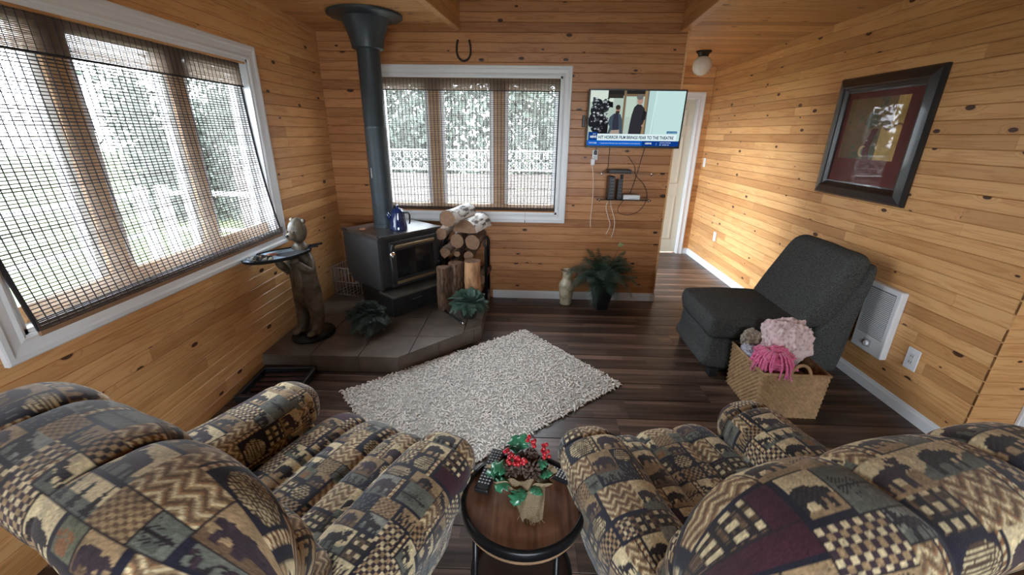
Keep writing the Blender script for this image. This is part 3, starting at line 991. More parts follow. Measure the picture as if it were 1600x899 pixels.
# ------------------------------------------------------------------ hearth of tiles
HZ = .125
TILE_M = simple('hearth_tile', (.135,.105,.084,1), .35, noise=.22, scale=9, bump=.15)
GROUT = simple('tile_grout', (.07,.058,.05,1), .9)
HP = [(-1.82+.0, 2.535), (-.86, 2.545), (-.335, 3.085), (-.335, 4.048), (-1.82, 4.048)]
def clip_poly(P, box):
    x0, x1, y0, y1 = box
    def cl(P, f, inter):
        out = []
        for i in range(len(P)):
            a, b = P[i], P[(i+1) % len(P)]
            if f(a): out.append(a)
            if f(a) != f(b): out.append(inter(a, b))
        return out
    def ix(v): return lambda a, b: (v, a[1]+(b[1]-a[1])*(v-a[0])/(b[0]-a[0]))
    def iy(v): return lambda a, b: (a[0]+(b[0]-a[0])*(v-a[1])/(b[1]-a[1]), v)
    for f, g in ((lambda p: p[0] >= x0, ix(x0)), (lambda p: p[0] <= x1, ix(x1)), (lambda p: p[1] >= y0, iy(y0)), (lambda p: p[1] <= y1, iy(y1))):
        if P: P = cl(P, f, g)
    return P
def hearth():
    t = thing('tiled_hearth', 'low raised corner hearth of brown tiles under the black wood stove', 'hearth', (-1.2, 3.3, 0))
    o = Matrix.Translation((1.2, -3.3, 0))
    def fin(m, name, mat):
        m.v = [(p[0]+1.2, p[1]-3.3, p[2]) for p in m.v]
        return m.build(name, mat, t)
    ins = [(-1.818, 2.545), (-.864, 2.555), (-.345, 3.09), (-.345, 4.045), (-1.818, 4.045)]
    m = MB(); m.poly(ins, 0, HZ-.008); fin(m, 'core', GROUT)
    # top tiles, laid straight with the wall
    s = .34; g = .003
    y = 2.535
    row = 0
    while y < 4.05:
        x = -1.82 + (0 if row % 2 == 0 else 0)
        while x < -.33:
            P = clip_poly(list(HP), (x+g, x+s-g, y+g, y+s-g))
            if len(P) >= 3:
                ar = abs(sum(P[i][0]*P[(i+1) % len(P)][1]-P[(i+1) % len(P)][0]*P[i][1] for i in range(len(P))))/2
                if ar > .001:
                    m = MB(); m.poly(P, HZ-.012, HZ); fin(m, 'tile', TILE_M)
            x += s
        y += s; row += 1
    # face tiles
    for a, b, n in ((HP[0], HP[1], 3), (HP[1], HP[2], 3), (HP[2], HP[3], 4)):
        A = Vector((*a, 0)); B = Vector((*b, 0)); d = (B-A); L = d.length; d.normalize(); nn = Vector((d.y, -d.x, 0))
        x = 0
        cuts = [0]
        while x < L-.2: x += s; cuts.append(min(x, L))
        if L-cuts[-1] > .001: cuts.append(L)
        for p, q in zip(cuts[:-1], cuts[1:]):
            if q-p < .02: continue
            m = MB()
            P0 = A+d*(p+.002); P1 = A+d*(q-.002)
            quad = [P0-nn*.01, P1-nn*.01, P1+nn*.0, P0+nn*.0]
            m.poly([(k.x, k.y) for k in quad], .002, HZ-.013)
            fin(m, 'face_tile', TILE_M)
hearth()

# ------------------------------------------------------------------ wood stove, set across the corner
SA = math.radians(51.7)
SFL = (-1.144, 3.17)      # front left corner of the top, z .82
def stove():
    SM = simple('stove_black', (.022,.022,.023,1), .5, .0, noise=.25, scale=14, bump=.1)
    SP = simple('stove_side_panel', (.042,.044,.047,1), .6, .0, noise=.12, scale=10)
    GOLD = simple('stove_trim', (.42,.33,.20,1), .35, .85)
    DG = simple('stove_glass', (.010,.010,.011,1), .08, 0, spec=.6)
    TOP = simple('stove_top_plate', (.075,.065,.062,1), .32, .4, noise=.5, scale=9)
    t = thing('wood_stove', 'black wood burning stove with glass door on the tiled hearth', 'stove', (SFL[0], SFL[1], HZ), SA)
    H = .82-HZ; W = .63; D = .54
    m = MB(); m.box(-.008, W+.008, -.01, D, H-.022, H, .003); m.box(-.008, .01, .0, D, H, H+.012); m.build('top_plate', TOP, t)
    # body with sloping lower back
    m = MB(); m.poly([(.0, .27), (.03, .235), (D-.12, .235), (D-.02, .36), (D-.02, H-.022), (0, H-.022)], .02, W-.02, 'yz'); m.build('firebox', SM, t)
    for x in (.0, W-.02):
        m = MB(); m.poly([(.012, .245), (D-.10, .245), (D-.01, .36), (D-.01, H-.024), (.012, H-.024)], x, x+.02, 'yz'); m.build('side_panel', SP, t)
    # door
    m = MB(); m.box(.085, W-.06, -.03, .002, .26, H-.05, .006); d = m.build('door', SM, t)
    m = MB(); m.box(.135, W-.11, -.034, -.028, .335, H-.125, .002); m.build('glass', DG, d)
    m = MB(); m.box(.125, W-.10, -.042, -.028, H-.105, H-.080, .004); m.build('door_trim', GOLD, d)
    m = MB(); m.box(.125, W-.10, -.042, -.028, .285, .310, .004); m.build('door_trim', GOLD, d)
    m = MB(); m.tube([(.095, -.03, H-.07), (.085, -.06, H-.075), (.072, -.062, H-.10), (.072, -.06, H-.13)], .008, 10)
    m.tube([(.072, -.05, H-.14), (.085, -.04, .40), (.09, -.034, .30)], .007, 8)
    hd = m.build('handle', SM, d, smooth=True)
    m = MB(); m.lathe([(0, -.012), (.012, -.012), (.024, -.006), (.026, .004), (.018, .012), (0, .014)], 20)
    k = m.build('handle_knob', CHROME, d, smooth=True)
    k.matrix_local = Matrix.Translation((.072, -.075, H-.14)) @ Matrix.Rotation(PI/2, 4, 'X')
    for z in (.38, H-.13):
        m = MB(); m.tube([(W-.045, -.02, z-.02), (W-.045, -.02, z+.02)], .010, 10); m.build('hinge', SM, t, smooth=True)
    # ash lip, pedestal, drawer
    m = MB(); m.box(.0, W, -.145, .06, .212, .232, .003); m.build('ash_lip', simple('ash_lip_metal', (.16,.145,.125,1), .35, .6, noise=.3, scale=10), t)
    m = MB(); m.box(.06, W-.06, -.03, D-.12, .0, .214, .004); m.build('pedestal', SM, t)
    m = MB(); m.box(.10, W-.10, -.04, -.028, .06, .19, .003); dr = m.build('ash_drawer', SM, t)
    m = MB(); m.box(.25, .36, -.048, -.038, .115, .122, .001); m.build('drawer_handle', simple('dull_steel', (.25,.25,.25,1), .4, .9), dr)
    m = MB(); m.lathe([(.0, 0), (.010, 0), (.012, .01), (.020, .016), (.021, .028), (.012, .034), (0, .034)], 16)
    k = m.build('damper_knob', CHROME, t, smooth=True); k.matrix_local = Matrix.Translation((W-.10, -.04, .175)) @ Matrix.Rotation(PI/2, 4, 'X')
    return t
stove()
PX, PY = -1.222, 3.585
def pipe():
    PM = simple('stove_pipe_paint', (.045,.060,.070,1), .42, .25, noise=.12, scale=8)
    t = thing('stove_pipe', 'dark blue-grey stove pipe rising from the wood stove to the ceiling', 'stove pipe', (PX, PY, .8215))
    H = ZC-.8215
    m = MB(); m.lathe([(.090, 0), (.090, .03), (.085, .032), (.085, H*.5), (.0862, H*.5+.003), (.0862, H*.5+.02), (.085, H*.5+.022), (.085, H-.10), (.085, H-.05)], 40); m.build('pipe', PM, t, angle=40)
    m = MB(); m.lathe([(.105, H-.235), (.116, H-.23), (.118, H-.215), (.120, H-.20), (.128, H-.16), (.150, H-.10), (.168, H-.055), (.18, H-.035), (.262, H-.024), (.272, H-.018), (.272, H-.004), (.262, H-.001), (.1, H-.001)], 56)
    m.build('ceiling_flange', PM, t, angle=50)
    m = MB(); m.box(-.012, .012, -.089, -.084, .42, .50, .002); sl = m.build('scratch_plate', simple('pale_mark', (.5,.5,.5,1), .4, .3), t)
    sl.matrix_local = Matrix.Rotation(math.radians(-28), 4, 'Z') @ Matrix.Diagonal((.35, 1, 1, 1))
pipe()

def kettle():
    EN = simple('blue_enamel', (.010,.022,.085,1), .12, 0, noise=.25, scale=60, coat=.6)
    t = thing('enamel_coffee_pot', 'dark blue enamel camp coffee pot standing on the stove beside the pipe', 'coffee pot', (-1.066, 3.485, .8215), math.radians(12))
    m = MB(); m.lathe([(0, 0), (.070, 0), (.072, .004), (.073, .012), (.071, .016), (.072, .024), (.070, .028), (.071, .036), (.068, .040), (.060, .10), (.053, .145), (.053, .150), (.049, .152), (0, .152)], 40); m.build('body', EN, t, angle=50)
    m = MB(); m.lathe([(.053, .152), (.054, .156), (.040, .172), (.014, .182), (.010, .186), (.010, .192), (.015, .198), (.012, .208), (0, .210)], 32); m.build('lid', EN, t, angle=50)
    m = MB(); m.tube([(.05, 0, .14), (.085, 0, .142), (.096, 0, .12), (.095, 0, .07), (.090, 0, .045)], [.006,.007,.008,.007,.006], 10); m.build('handle', simple('black_enamel', (.012,.012,.015,1), .2), t, smooth=True)
    m = MB(); m.tube([(-.060, 0, .085), (-.075, 0, .115), (-.088, 0, .145)], [.020, .014, .010], 12); m.build('spout', EN, t, smooth=True)
kettle()
# little rust coloured trivet on the stove
m = MB(); m.lathe([(0, 0), (.026, 0), (.030, .003), (.028, .009), (.016, .014), (0, .015)], 18, sy=.8)
o = m.build('ember_rock', simple('rust_stone', (.32,.14,.07,1), .8, noise=.3, scale=40), None, smooth=True); o.location = (-1.36, 3.44, .8215)
tag(o, 'small flat rusty stone lying on the stove top left of the pipe', 'stone')

# ------------------------------------------------------------------ firewood
ENDM = simple('cut_wood_end', (.21,.115,.065,1), .8, noise=.18, scale=30, bump=.2)
def bark(name, c1, c2, sc=12):
    if name in MATS: return MATS[name]
    m, nt, b = new_mat(name)
    tc = N(nt, 'ShaderNodeTexCoord'); mp = N(nt, 'ShaderNodeMapping'); mp.inputs['Scale'].default_value = (sc*3, sc*3, sc)
    nz = N(nt, 'ShaderNodeTexNoise'); nz.inputs['Detail'].default_value = 6; nz.inputs['Scale'].default_value = 1
    nt.links.new(tc.outputs['Object'], mp.inputs[0]); nt.links.new(mp.outputs[0], nz.inputs['Vector'])
    c = ramp_n(nt, nz.outputs['Fac'], [(.40, c1), (.52, c2), (.9, c2)])
    nt.links.new(c, b.inputs['Base Color']); b.inputs['Roughness'].default_value = .85
    bp = N(nt, 'ShaderNodeBump'); bp.inputs['Strength'].default_value = .5; bp.inputs['Distance'].default_value = .004
    nt.links.new(nz.outputs['Fac'], bp.inputs['Height']); nt.links.new(bp.outputs[0], b.inputs['Normal'])
    MATS[name] = m; return m
BIRCH = bark('birch_bark', (.10,.075,.06), (.66,.62,.57), 9)
BROWNB = bark('brown_bark', (.06,.035,.022), (.17,.095,.055), 12)
SPLIT = bark('split_wood_face', (.28,.14,.065), (.50,.27,.13), 5)
def log(label, p, d, r, L, shape='round', skin=None, group=None, seed=1):
    """p: centre of the visible end, d: direction the log runs away from it"""
    rg = random.Random(seed)
    n = 20 if shape == 'round' else 14
    d = Vector(d).normalized()
    pts = []
    if shape == 'round':
        for k in range(n):
            a = 2*PI*k/n; q = r*(1+.05*math.sin(2*a+seed)+.03*math.sin(5*a+seed*2)); pts.append((q*math.cos(a), q*math.sin(a)))
    elif shape == 'half':
        for k in range(11):
            a = PI*k/10; q = r*(1+.04*math.sin(3*a+seed)); pts.append((q*math.cos(a), q*math.sin(a)*.95-.25*r))
        pts.append((-.4*r, -.34*r)); pts.append((.3*r, -.30*r))
    else:
        for k in range(7):
            a = PI*.12+PI*.9*k/6; pts.append((r*math.cos(a), r*math.sin(a)))
        pts += [(-.5*r, -.55*r), (.05*r, -.95*r), (.6*r, -.5*r)]
    n = len(pts)
    # local z runs along the log
    root = thing('firewood_log', label, 'firewood', p, 0, group)
    z = d; x = Vector((0,0,1)).cross(z)
    if x.length < .1: x = Vector((1,0,0))
    x.normalize(); y = z.cross(x)
    M = Matrix.Identity(3)
    for i in range(3): M[i][0] = x[i]; M[i][1] = y[i]; M[i][2] = z[i]
    root.rotation_euler = M.to_euler()
    m = MB(); vs = []; K = 6
    for k in range(K+1):
        t = k/K
        for (a, b) in pts:
            s = 1+.03*math.sin(5*t+seed)
            vs.append((a*s+.004*math.sin(7*t+seed), b*s, t*L))
    fs = [(k*n+i, k*n+(i+1) % n, (k+1)*n+(i+1) % n, (k+1)*n+i) for k in range(K) for i in range(n)]
    m.add(vs, fs); m.build('bark', skin or BROWNB, root, angle=40)
    for nm, zz in (('cut_end', -.0005), ('cut_end', L+.0005)):
        m = MB(); m.add([(a, b, zz) for a, b in pts]+[(0, 0, zz)], [(i, (i+1) % n, n) for i in range(n)]); m.build(nm, ENDM, root, fix=False)
    return root
GF = 'firewood in the black rack'
YL = 3.62
away = (.08, 1, .0)
specs = [
 ('white birch log with a cut face, topmost of the firewood stack', (-0.662, 3.560, 0.905), .074, 'round', BIRCH, (.42, 1, .05)),
 ('half-round white birch log below and right of the topmost log', (-0.524, 3.620, 0.806), .112, 'half', BIRCH, (.30, 1, 0)),
 ('reddish firewood log behind the right edge of the stove top', (-0.736, 3.620, 0.756), .052, 'round', BROWNB, away),
 ('round dark log under the topmost birch log', (-0.596, 3.620, 0.695), .062, 'round', BROWNB, away),
 ('round dark log at the right edge of the rack under the half-round log', (-0.459, 3.620, 0.686), .066, 'round', BROWNB, away),
 ('dark split log in the middle of the stack beside the stove', (-0.709, 3.620, 0.581), .050, 'split', BROWNB, away),
 ('thinnest round stick in the middle of the firewood stack', (-0.600, 3.620, 0.577), .027, 'round', BROWNB, away),
 ('small dark log right of the thinnest stick', (-0.496, 3.620, 0.562), .042, 'round', BROWNB, away),
 ('dark split log low in the middle of the stack', (-0.621, 3.620, 0.468), .046, 'split', BROWNB, away),
]
for i, (lb, p, r, sh, sk, d) in enumerate(specs):
    log(lb, p, d, r, .36, sh, sk, GF, seed=i+2)
# low rows hidden behind the standing pieces
for i, (x, z) in enumerate([(-.67,.22),(-.55,.20),(-.44,.22),(-.62,.33),(-.50,.32),(-.40,.33),(-.66,.44)]):
    log('dark log in the lower rows of the rack behind the standing pieces', (x, YL+.02, z), away, .052, .35, 'round', BROWNB, GF, seed=30+i)
for i, (lb, p, r) in enumerate([
  ('pale split firewood piece standing upright at the right in front of the rack', (-0.442, 3.460, 0.562), .070),
  ('darker split firewood piece standing upright between two others', (-0.587, 3.460, 0.542), .066),
  ('dark split firewood piece standing upright next to the stove side', (-0.688, 3.400, 0.518), .060)]):
    log(lb, (p[0], p[1], HZ+.001), (0, 0.0001, 1), r, p[2]-HZ, 'split' if i else 'round', SPLIT if i == 0 else BROWNB, 'firewood standing upright by the stove', seed=50+i)
def rack():
    t = thing('firewood_rack', 'black metal hoop rack holding the firewood beside the stove', 'log rack', (-.55, 3.80, HZ))
    for y in (-.16, .12):
        m = MB(); x0, x1 = -.20, .208
        m.tube([(x0, y, .012), (x0, y, .50), (x0+.03, y, .57), (x0+.05, y, .60)], .013, 10)
        m.tube([(x1-.02, y, .55), (x1, y, .52), (x1, y, .46), (x1, y, .012)], .013, 10)
        m.tube([(x0, y, .03), (x1, y, .03)], .011, 10)
        m.build('hoop', BLACK, t, smooth=True)
    m = MB()
    for x in (-.195, .203): m.tube([(x, -.16, .03), (x, .12, .03)], .010, 8)
    m.tube([(.19, -.16, .54), (.19, .12, .54)], .010, 8)
    m.build('cross_bar', BLACK, t, smooth=True)
rack()

# ------------------------------------------------------------------ ferns
def leaf_mat(name, c, rough=.55):
    return simple(name, c, rough, noise=.35, scale=25, sheen=.1)
def frond_mesh(name, L, droop, w, pairs, mat, seed, fine=1.0):
    rg = random.Random(seed)
    m = MB()
    pts = []
    for i in range(13):
        t = i/12
        x = L*t*(1-.28*droop*t); z = L*(.75*t - droop*1.15*t*t)
        pts.append(Vector((x, L*.06*math.sin(3*t+seed), z)))
    m.tube(pts, [.0022*(1-.8*i/12)+.0005 for i in range(13)], 4)
    for i in range(pairs):
        t = .10+.9*i/pairs
        k = t*12; a = int(min(k, 11)); f = k-a
        p = pts[a].lerp(pts[a+1], f); d = (pts[a+1]-pts[a]).normalized()
        side = Vector((-d.y, d.x, 0)).normalized()
        ll = w*math.sin(PI*min(1, .12+t*.9))**.7*rg.uniform(.85, 1.1)
        for s in (-1, 1):
            dirv = (side*s*1.0+d*.55+Vector((0, 0, -.25+rg.uniform(-.15, .15)))).normalized()
            e = p+dirv*ll
            wv = d*(.0030*fine)
            mid = p+dirv*ll*.45+Vector((0,0,.004))
            m.add([tuple(p-wv*.5), tuple(mid-wv), tuple(e), tuple(mid+wv), tuple(p+wv*.5)], [(0,1,2,3,4)])
    me = bpy.data.meshes.new(name)
    me.from_pydata(m.v, [], m.f); me.materials.append(mat)
    return me
def fern(name, label, loc, n, L, mat, potfn, z0, spread=1.0, seed=1, squash=1.0, group=None, lim=None):
    t = thing(name, label, 'plant', loc, 0, group)
    rg = random.Random(seed)
    meshes = [frond_mesh('frond', L*f, d, L*.24, 42, mat, seed*7+i) for i, (f, d) in enumerate([(1.0,.75),(.85,.45),(.95,.95),(.7,.25),(.8,.65)])]
    for i in range(n):
        me = meshes[i % 5]
        a = i*2.39996+rg.uniform(-.2, .2)
        M = Matrix.Translation((rg.uniform(-.02,.02), rg.uniform(-.02,.02), z0)) @ Matrix.Rotation(a, 4, 'Z') @ Matrix.Rotation(-rg.uniform(-.1, .65)*spread, 4, 'Y') @ Matrix.Diagonal((1, 1, squash, 1))
        k = 1.0
        if lim is not None and math.sin(a) > .05: k = min(1, lim/(L*.80*math.sin(a)))
        M = M @ Matrix.Diagonal((k, k, .5+.5*k, 1))
        share(me, 'frond', t, M)
    potfn(t)
    return t
G1 = leaf_mat('dark_fern_leaf', (.028,.062,.034,1))
G2 = leaf_mat('blue_green_leaf', (.035,.085,.055,1))
G3 = leaf_mat('deep_green_needle', (.016,.030,.020,1))
def pot_tall(t):
    PM = simple('black_planter', (.016,.017,.019,1), .35, noise=.1, scale=30)
    m = MB()
    lv = [(.075, 0), (.085, .05), (.110, .16), (.138, .268), (.148, .272), (.148, .288), (.132, .288), (.120, .25)]
    vs = []
    for (r, z) in lv:
        for k in range(4):
            for e in (-.82, .82):
                a = PI/4+k*PI/2
                c = Vector((math.cos(a), math.sin(a))); tt = Vector((-c.y, c.x))
                q = (c*1.0+tt*e*.10)*r
                vs.append((q.x, q.y, z))
    n = 8
    fs = [(i*n+k, i*n+(k+1) % n, (i+1)*n+(k+1) % n, (i+1)*n+k) for i in range(len(lv)-1) for k in range(n)]
    fs += [tuple(range(n-1, -1, -1)), tuple(range((len(lv)-1)*n, len(lv)*n))]
    m.add(vs, fs); p = m.build('pot', PM, t)
    p.rotation_euler = (0, 0, math.radians(8))
tf = fern('potted_fern', 'tall dark green fern in a tapered black square planter below the television', (.765, 3.83, 0), 60, .46, G1, pot_tall, .27, 1.5, 4, lim=.19)
m = MB(); m.add([(0,0,0), (.03,-.004,.012), (.055,0,.03), (.03,.004,.035), (.012,0,.05), (-.01,.003,.03)], [(0,1,2,3),(0,3,4,5)])
o = m.build('pale_leaf', leaf_mat('pale_leaf', (.30,.31,.14,1)), tf, fix=False); o.location = (.115, -.02, .62); o['label'] = 'single pale yellow leaf standing above the fronds'
m = MB(); m.tube([(0, 0, .27), (.06, -.01, .45), (.125, -.02, .63)], .0015, 5); m.build('stem', G1, tf)
def pot_round(c, r, h):
    def f(t):
        m = MB(); m.lathe([(0, 0), (r*.72, 0), (r*.8, h*.1), (r, h*.8), (r*1.04, h*.84), (r*1.04, h), (r*.93, h), (r*.9, h*.85), (0, h*.85)], 28)
        m.build('pot', simple('pot_%d' % int(c[0]*1000), c, .6, noise=.15, scale=30), t, angle=40)
    return f
fern('low_fern', 'low bushy dark spiky fern on the hearth between bear statue and stove', (-1.20, 2.93, HZ), 230, .22, G3, pot_round((.10,.09,.085,1), .10, .11), .085, 2.1, 8, 1.0)
fern('hearth_fern', 'small blue-green fern in front of the upright firewood on the hearth', (-.455, 3.26, HZ), 70, .22, G2, pot_round((.035,.033,.03,1), .075, .11), .10, 1.15, 12, .9)

# poker lying on the hearth
def poker():
    t = thing('fire_poker', 'black fire poker with a shiny tip lying on the hearth tiles right of the stove', 'poker', (-.6, 3.25, HZ))
    m = MB(); m.tube([(-.15, .18, .012), (-.05, .06, .012), (.08, -.11, .012)], .0075, 8); m.build('rod', BLACK, t, smooth=True)
    m = MB(); m.tube([(.08, -.11, .014), (.095, -.13, .014), (.112, -.150, .014)], [.012, .014, .011], 10); m.build('grip', BLACKP, t, smooth=True)
    m = MB(); m.ball((.120, -.158, .016), .013, 12, 8); m.build('tip', CHROME, t, smooth=True)
poker()

# white wire crate in the corner behind the stove
def crate():
    t = thing('wire_crate', 'white plastic coated wire crate in the corner left of the stove', 'crate', (-1.66, 3.80, HZ), math.radians(-14))
    W, D, H = .13, .12, .27
    wm = simple('crate_white', (.46,.40,.37,1), .5)
    m = MB()
    for z in (.008, H*.5, H): m.tube([(-W,-D,z),(W,-D,z),(W,D,z),(-W,D,z),(-W,-D,z)], .006, 6)
    m.build('rim', wm, t, smooth=True)
    for k in range(8):
        x = -W+2*W*k/7
        for y in (-D, D):
            m = MB(); m.tube([(x, y, .008), (x, y, H)], .0042, 6); m.build('wire', wm, t, smooth=True)
    for k in range(1, 7):
        y = -D+2*D*k/7
        for x in (-W, W):
            m = MB(); m.tube([(x, y, .008), (x, y, H)], .0042, 6); m.build('wire', wm, t, smooth=True)
    for k in range(6):
        x = -W+2*W*k/5
        m = MB(); m.tube([(x, -D, .008), (x, D, .008)], .004, 6); m.build('wire', wm, t, smooth=True)
crate()

# ------------------------------------------------------------------ carved bear holding a tray
def bear_statue():
    FUR = simple('carved_bear', (.10,.078,.052,1), .5, noise=.75, scale=16, bump=.7, bscale=45, coat=.1)
    PALE = simple('carved_pale', (.15,.115,.078,1), .4, noise=.35, scale=18, bump=.4, bscale=45, coat=.2)
    DKB = simple('gloss_black_base', (.010,.010,.012,1), .42, spec=.3)
    t = thing('bear_statue', 'carved standing bear waiter with an oval tray, on a glossy black base', 'statue', (-1.60, 2.86, HZ), math.radians(-105))
    # local: +x faces out of the corner towards the room front, y sideways
    m = MB(); m.lathe([(0, 0), (.165, 0), (.172, .006), (.172, .02), (.16, .03), (0, .031)], 40, sy=.82); m.build('base', DKB, t, angle=50)
    # body grown over a skeleton
    V = [((0,0,.33), .088), ((.0,0,.45), .080), ((.0,0,.56), .082), ((.0,0,.66), .055), ((.0,0,.74), .062),
         ((.0,.060,.26), .062), ((.01,.065,.14), .050), ((.03,.065,.06), .042), ((.085,.068,.052), .034),
         ((.0,-.060,.26), .062), ((.01,-.065,.14), .050), ((.03,-.065,.06), .042), ((.085,-.068,.052), .034),
         ((.01,.085,.585), .042), ((.05,.105,.53), .036), ((.11,.09,.585), .030), ((.145,.08,.625), .026),
         ((.01,-.085,.585), .042), ((.05,-.105,.53), .036), ((.11,-.09,.585), .030), ((.145,-.08,.625), .026)]
    E = [(0,1),(1,2),(2,3),(3,4),(0,5),(5,6),(6,7),(7,8),(0,9),(9,10),(10,11),(11,12),(2,13),(13,14),(14,15),(15,16),(2,17),(17,18),(18,19),(19,20)]
    me = bpy.data.meshes.new('body'); me.from_pydata([v for v, r in V], E, [])
    o = bpy.data.objects.new('body', me); COL.objects.link(o); o.parent = t
    md = o.modifiers.new('skin', 'SKIN')
    for i, (v, r) in enumerate(V):
        me.skin_vertices[0].data[i].radius = (r, r)
    me.skin_vertices[0].data[0].use_root = True
    o.modifiers.new('sub', 'SUBSURF').levels = 2
    o.modifiers['sub'].render_levels = 2
    me.materials.append(FUR)
    md.use_smooth_shade = True
    # head: skull, muzzle, ears, nose, eyes in one mesh with parts
    m = MB(); m.ball((0, 0, .81), .066, 20, 14, (1, .92, 1.30)); m.ball((.052, 0, .785), .040, 16, 10, (1.15, .85, .8))
    m.ball((-.012, 0, .865), .040, 14, 10, (1, .9, 1.0))
    hd = m.build('head', FUR, t, smooth=True)
    for s in (-1, 1):
        m = MB(); m.ball((-.015, s*.050, .880), .018, 12, 8, (.6, 1, 1)); m.build('ear', FUR, hd, smooth=True)
        m = MB(); m.ball((.062, s*.026, .815), .0065, 8, 6); m.build('eye', BLACKP, hd, smooth=True)
    m = MB(); m.ball((.098, 0, .793), .013, 12, 8, (.8, 1, .8)); m.build('nose', BLACKP, hd, smooth=True)
    for s in (-1, 1):
        m = MB(); m.ball((.03, s*.062, .21), .036, 14, 10, (.6, .8, 2.2)); m.build('thigh_patch', PALE, t, smooth=True)
        m = MB(); m.ball((.095, s*.067, .055), .032, 12, 8, (1.1, .9, .7)); m.build('paw', PALE, t, smooth=True)
        m = MB(); m.ball((.150, s*.078, .640), .030, 12, 8, (1, 1, .7)); m.build('hand_paw', FUR, t, smooth=True)
    m = MB(); m.ball((.035, 0, .46), .06, 14, 10, (.75, .8, 2.0)); m.build('belly', PALE, t, smooth=True)
    # tray
    m = MB(); m.lathe([(0, 0), (.210, 0), (.226, .008), (.231, .020), (.236, .020), (.231, .003), (.21, -.006), (0, -.006)], 48, sy=.53)
    tr = m.build('tray', DKB, t, angle=40); tr.matrix_local = Matrix.Translation((.185, -.01, .672)) @ Matrix.Rotation(math.radians(-14), 4, 'Z')
    m = MB(); m.lathe([(.216, .0045), (.223, .009), (.226, .011)], 48, sy=.53)
    rm = m.build('tray_rim', simple('pale_blue_line', (.30,.40,.50,1), .3), tr)
    return t
BEARO = bear_statue()
# things on the tray: u along its long axis toward the room, v across
ta = math.radians(-119)
TC = (-1.60+.185*math.cos(math.radians(-105))+.01*math.sin(math.radians(-105)), 2.86+.185*math.sin(math.radians(-105))-.01*math.cos(math.radians(-105)))
def on_tray(u, v, dz=.6735):
    return (TC[0]+u*math.cos(ta)-v*math.sin(ta), TC[1]+u*math.sin(ta)+v*math.cos(ta), HZ+dz)
rg = random.Random(3)
tr = thing('trinket_pile', 'heap of small grey and cream beads and stones on the bear tray', 'trinkets', on_tray(.125, .0, .6735))
for nm, c, n in (('grey_beads', (.14,.15,.16,1), 46), ('cream_beads', (.50,.45,.30,1), 18), ('dark_beads', (.02,.02,.022,1), 30)):
    m = MB()
    for i in range(n):
        a = rg.random()*6.28; r = .075*math.sqrt(rg.random())
        m.ball((r*math.cos(a), r*math.sin(a)*.8, .011+.026*(1-r/.09)*rg.random()), rg.uniform(.006, .012), 7, 5, (1, 1, .8))
    stuff(m.build(nm, simple('bead_'+nm, c, .35), tr, smooth=True))
m = MB(); m.poly([(-.03,-.022),(.028,-.03),(.036,.012),(.0,.032),(-.034,.018)], 0, .012); o = m.build('orange_tin', simple('orange_enamel', (.55,.13,.04,1), .4), None); o.location = on_tray(.02, -.045)
tag(o, 'small flat orange trinket on the tray beside the grey beads', 'trinket')
m = MB(); m.poly([(-.11,-.045),(.07,-.060),(.085,.0),(.06,.060),(-.11,.05),(-.13,0)], 0, .010); o = m.build('slate_coaster', simple('grey_slate', (.06,.06,.065,1), .8, noise=.2, spec=.15), None); o.location = on_tray(-.06, .03); o.rotation_euler.z = ta
tag(o, 'flat dark grey slate piece on the tray against the bear', 'slate')
m = MB(); m.box(-.03, .03, -.03, .03, 0, .006, .002); m.tube([(-.03, 0, .010), (.06, .01, .014)], .006, 8); m.tube([(-.03, .012, .010), (.06, .03, .014)], .006, 8)
o = m.build('dark_clip', BLACKP, None); o.location = on_tray(-.235, .045, .696); o.rotation_euler.z = ta+2.6
tag(o, 'small black clip sticking out over the right end of the bear tray', 'clip')

# black tray on the floor left of the hearth corner
def boot_tray():
    t = thing('boot_tray', 'black low tray on the floor at the foot of the left wall before the hearth', 'tray', (-1.60, 2.33, .0), math.radians(4))
    m = MB(); m.box(-.17, .17, -.16, .16, .001, .016, .004); m.build('tray_base', BLACKP, t)
    m = MB()
    for b in ((-.185, .185, -.18, -.155), (-.185, .185, .155, .18), (-.185, -.160, -.155, .155), (.160, .185, -.155, .155)):
        m.box(b[0], b[1], b[2], b[3], .001, .055, .006)
    m.build('tray_rim', BLACKP, t)
    m = MB()
    for k in range(5): m.box(-.15, .15, -.14+.062*k, -.108+.062*k, .016, .024, .003)
    m.build('rubber_ribs', simple('dark_red_rubber', (.05,.018,.015,1), .6), t)
boot_tray()
# ------------------------------------------------------------------ blinds of thin reeds
REED = simple('blind_reed', (.07,.045,.032,1), .7, noise=.3, scale=30)
REED2 = simple('valance_reed', (.22,.15,.105,1), .7, noise=.3, scale=30)
CORD = simple('blind_cord', (.03,.028,.035,1), .8)
EDGE = simple('blind_edge_tape', (.025,.022,.024,1), .8)
def veil_mat(name, k, c):
    m, nt, b = new_mat(name)
    nt.nodes.remove(b)
    tr = N(nt, 'ShaderNodeBsdfTransparent'); tl = N(nt, 'ShaderNodeBsdfTranslucent'); df = N(nt, 'ShaderNodeBsdfDiffuse')
    tl.inputs[0].default_value = c; df.inputs[0].default_value = c
    a = N(nt, 'ShaderNodeMixShader'); a.inputs[0].default_value = .3
    nt.links.new(tl.outputs[0], a.inputs[1]); nt.links.new(df.outputs[0], a.inputs[2])
    x = N(nt, 'ShaderNodeMixShader'); x.inputs[0].default_value = k
    nt.links.new(tr.outputs[0], x.inputs[1]); nt.links.new(a.outputs[0], x.inputs[2])
    nt.links.new(x.outputs[0], nt.nodes['Material Output'].inputs[0])
    return m
VEIL = veil_mat('blind_gauze', .11, (.80,.76,.70,1))
VEIL2 = veil_mat('valance_gauze', .85, (.34,.26,.20,1))
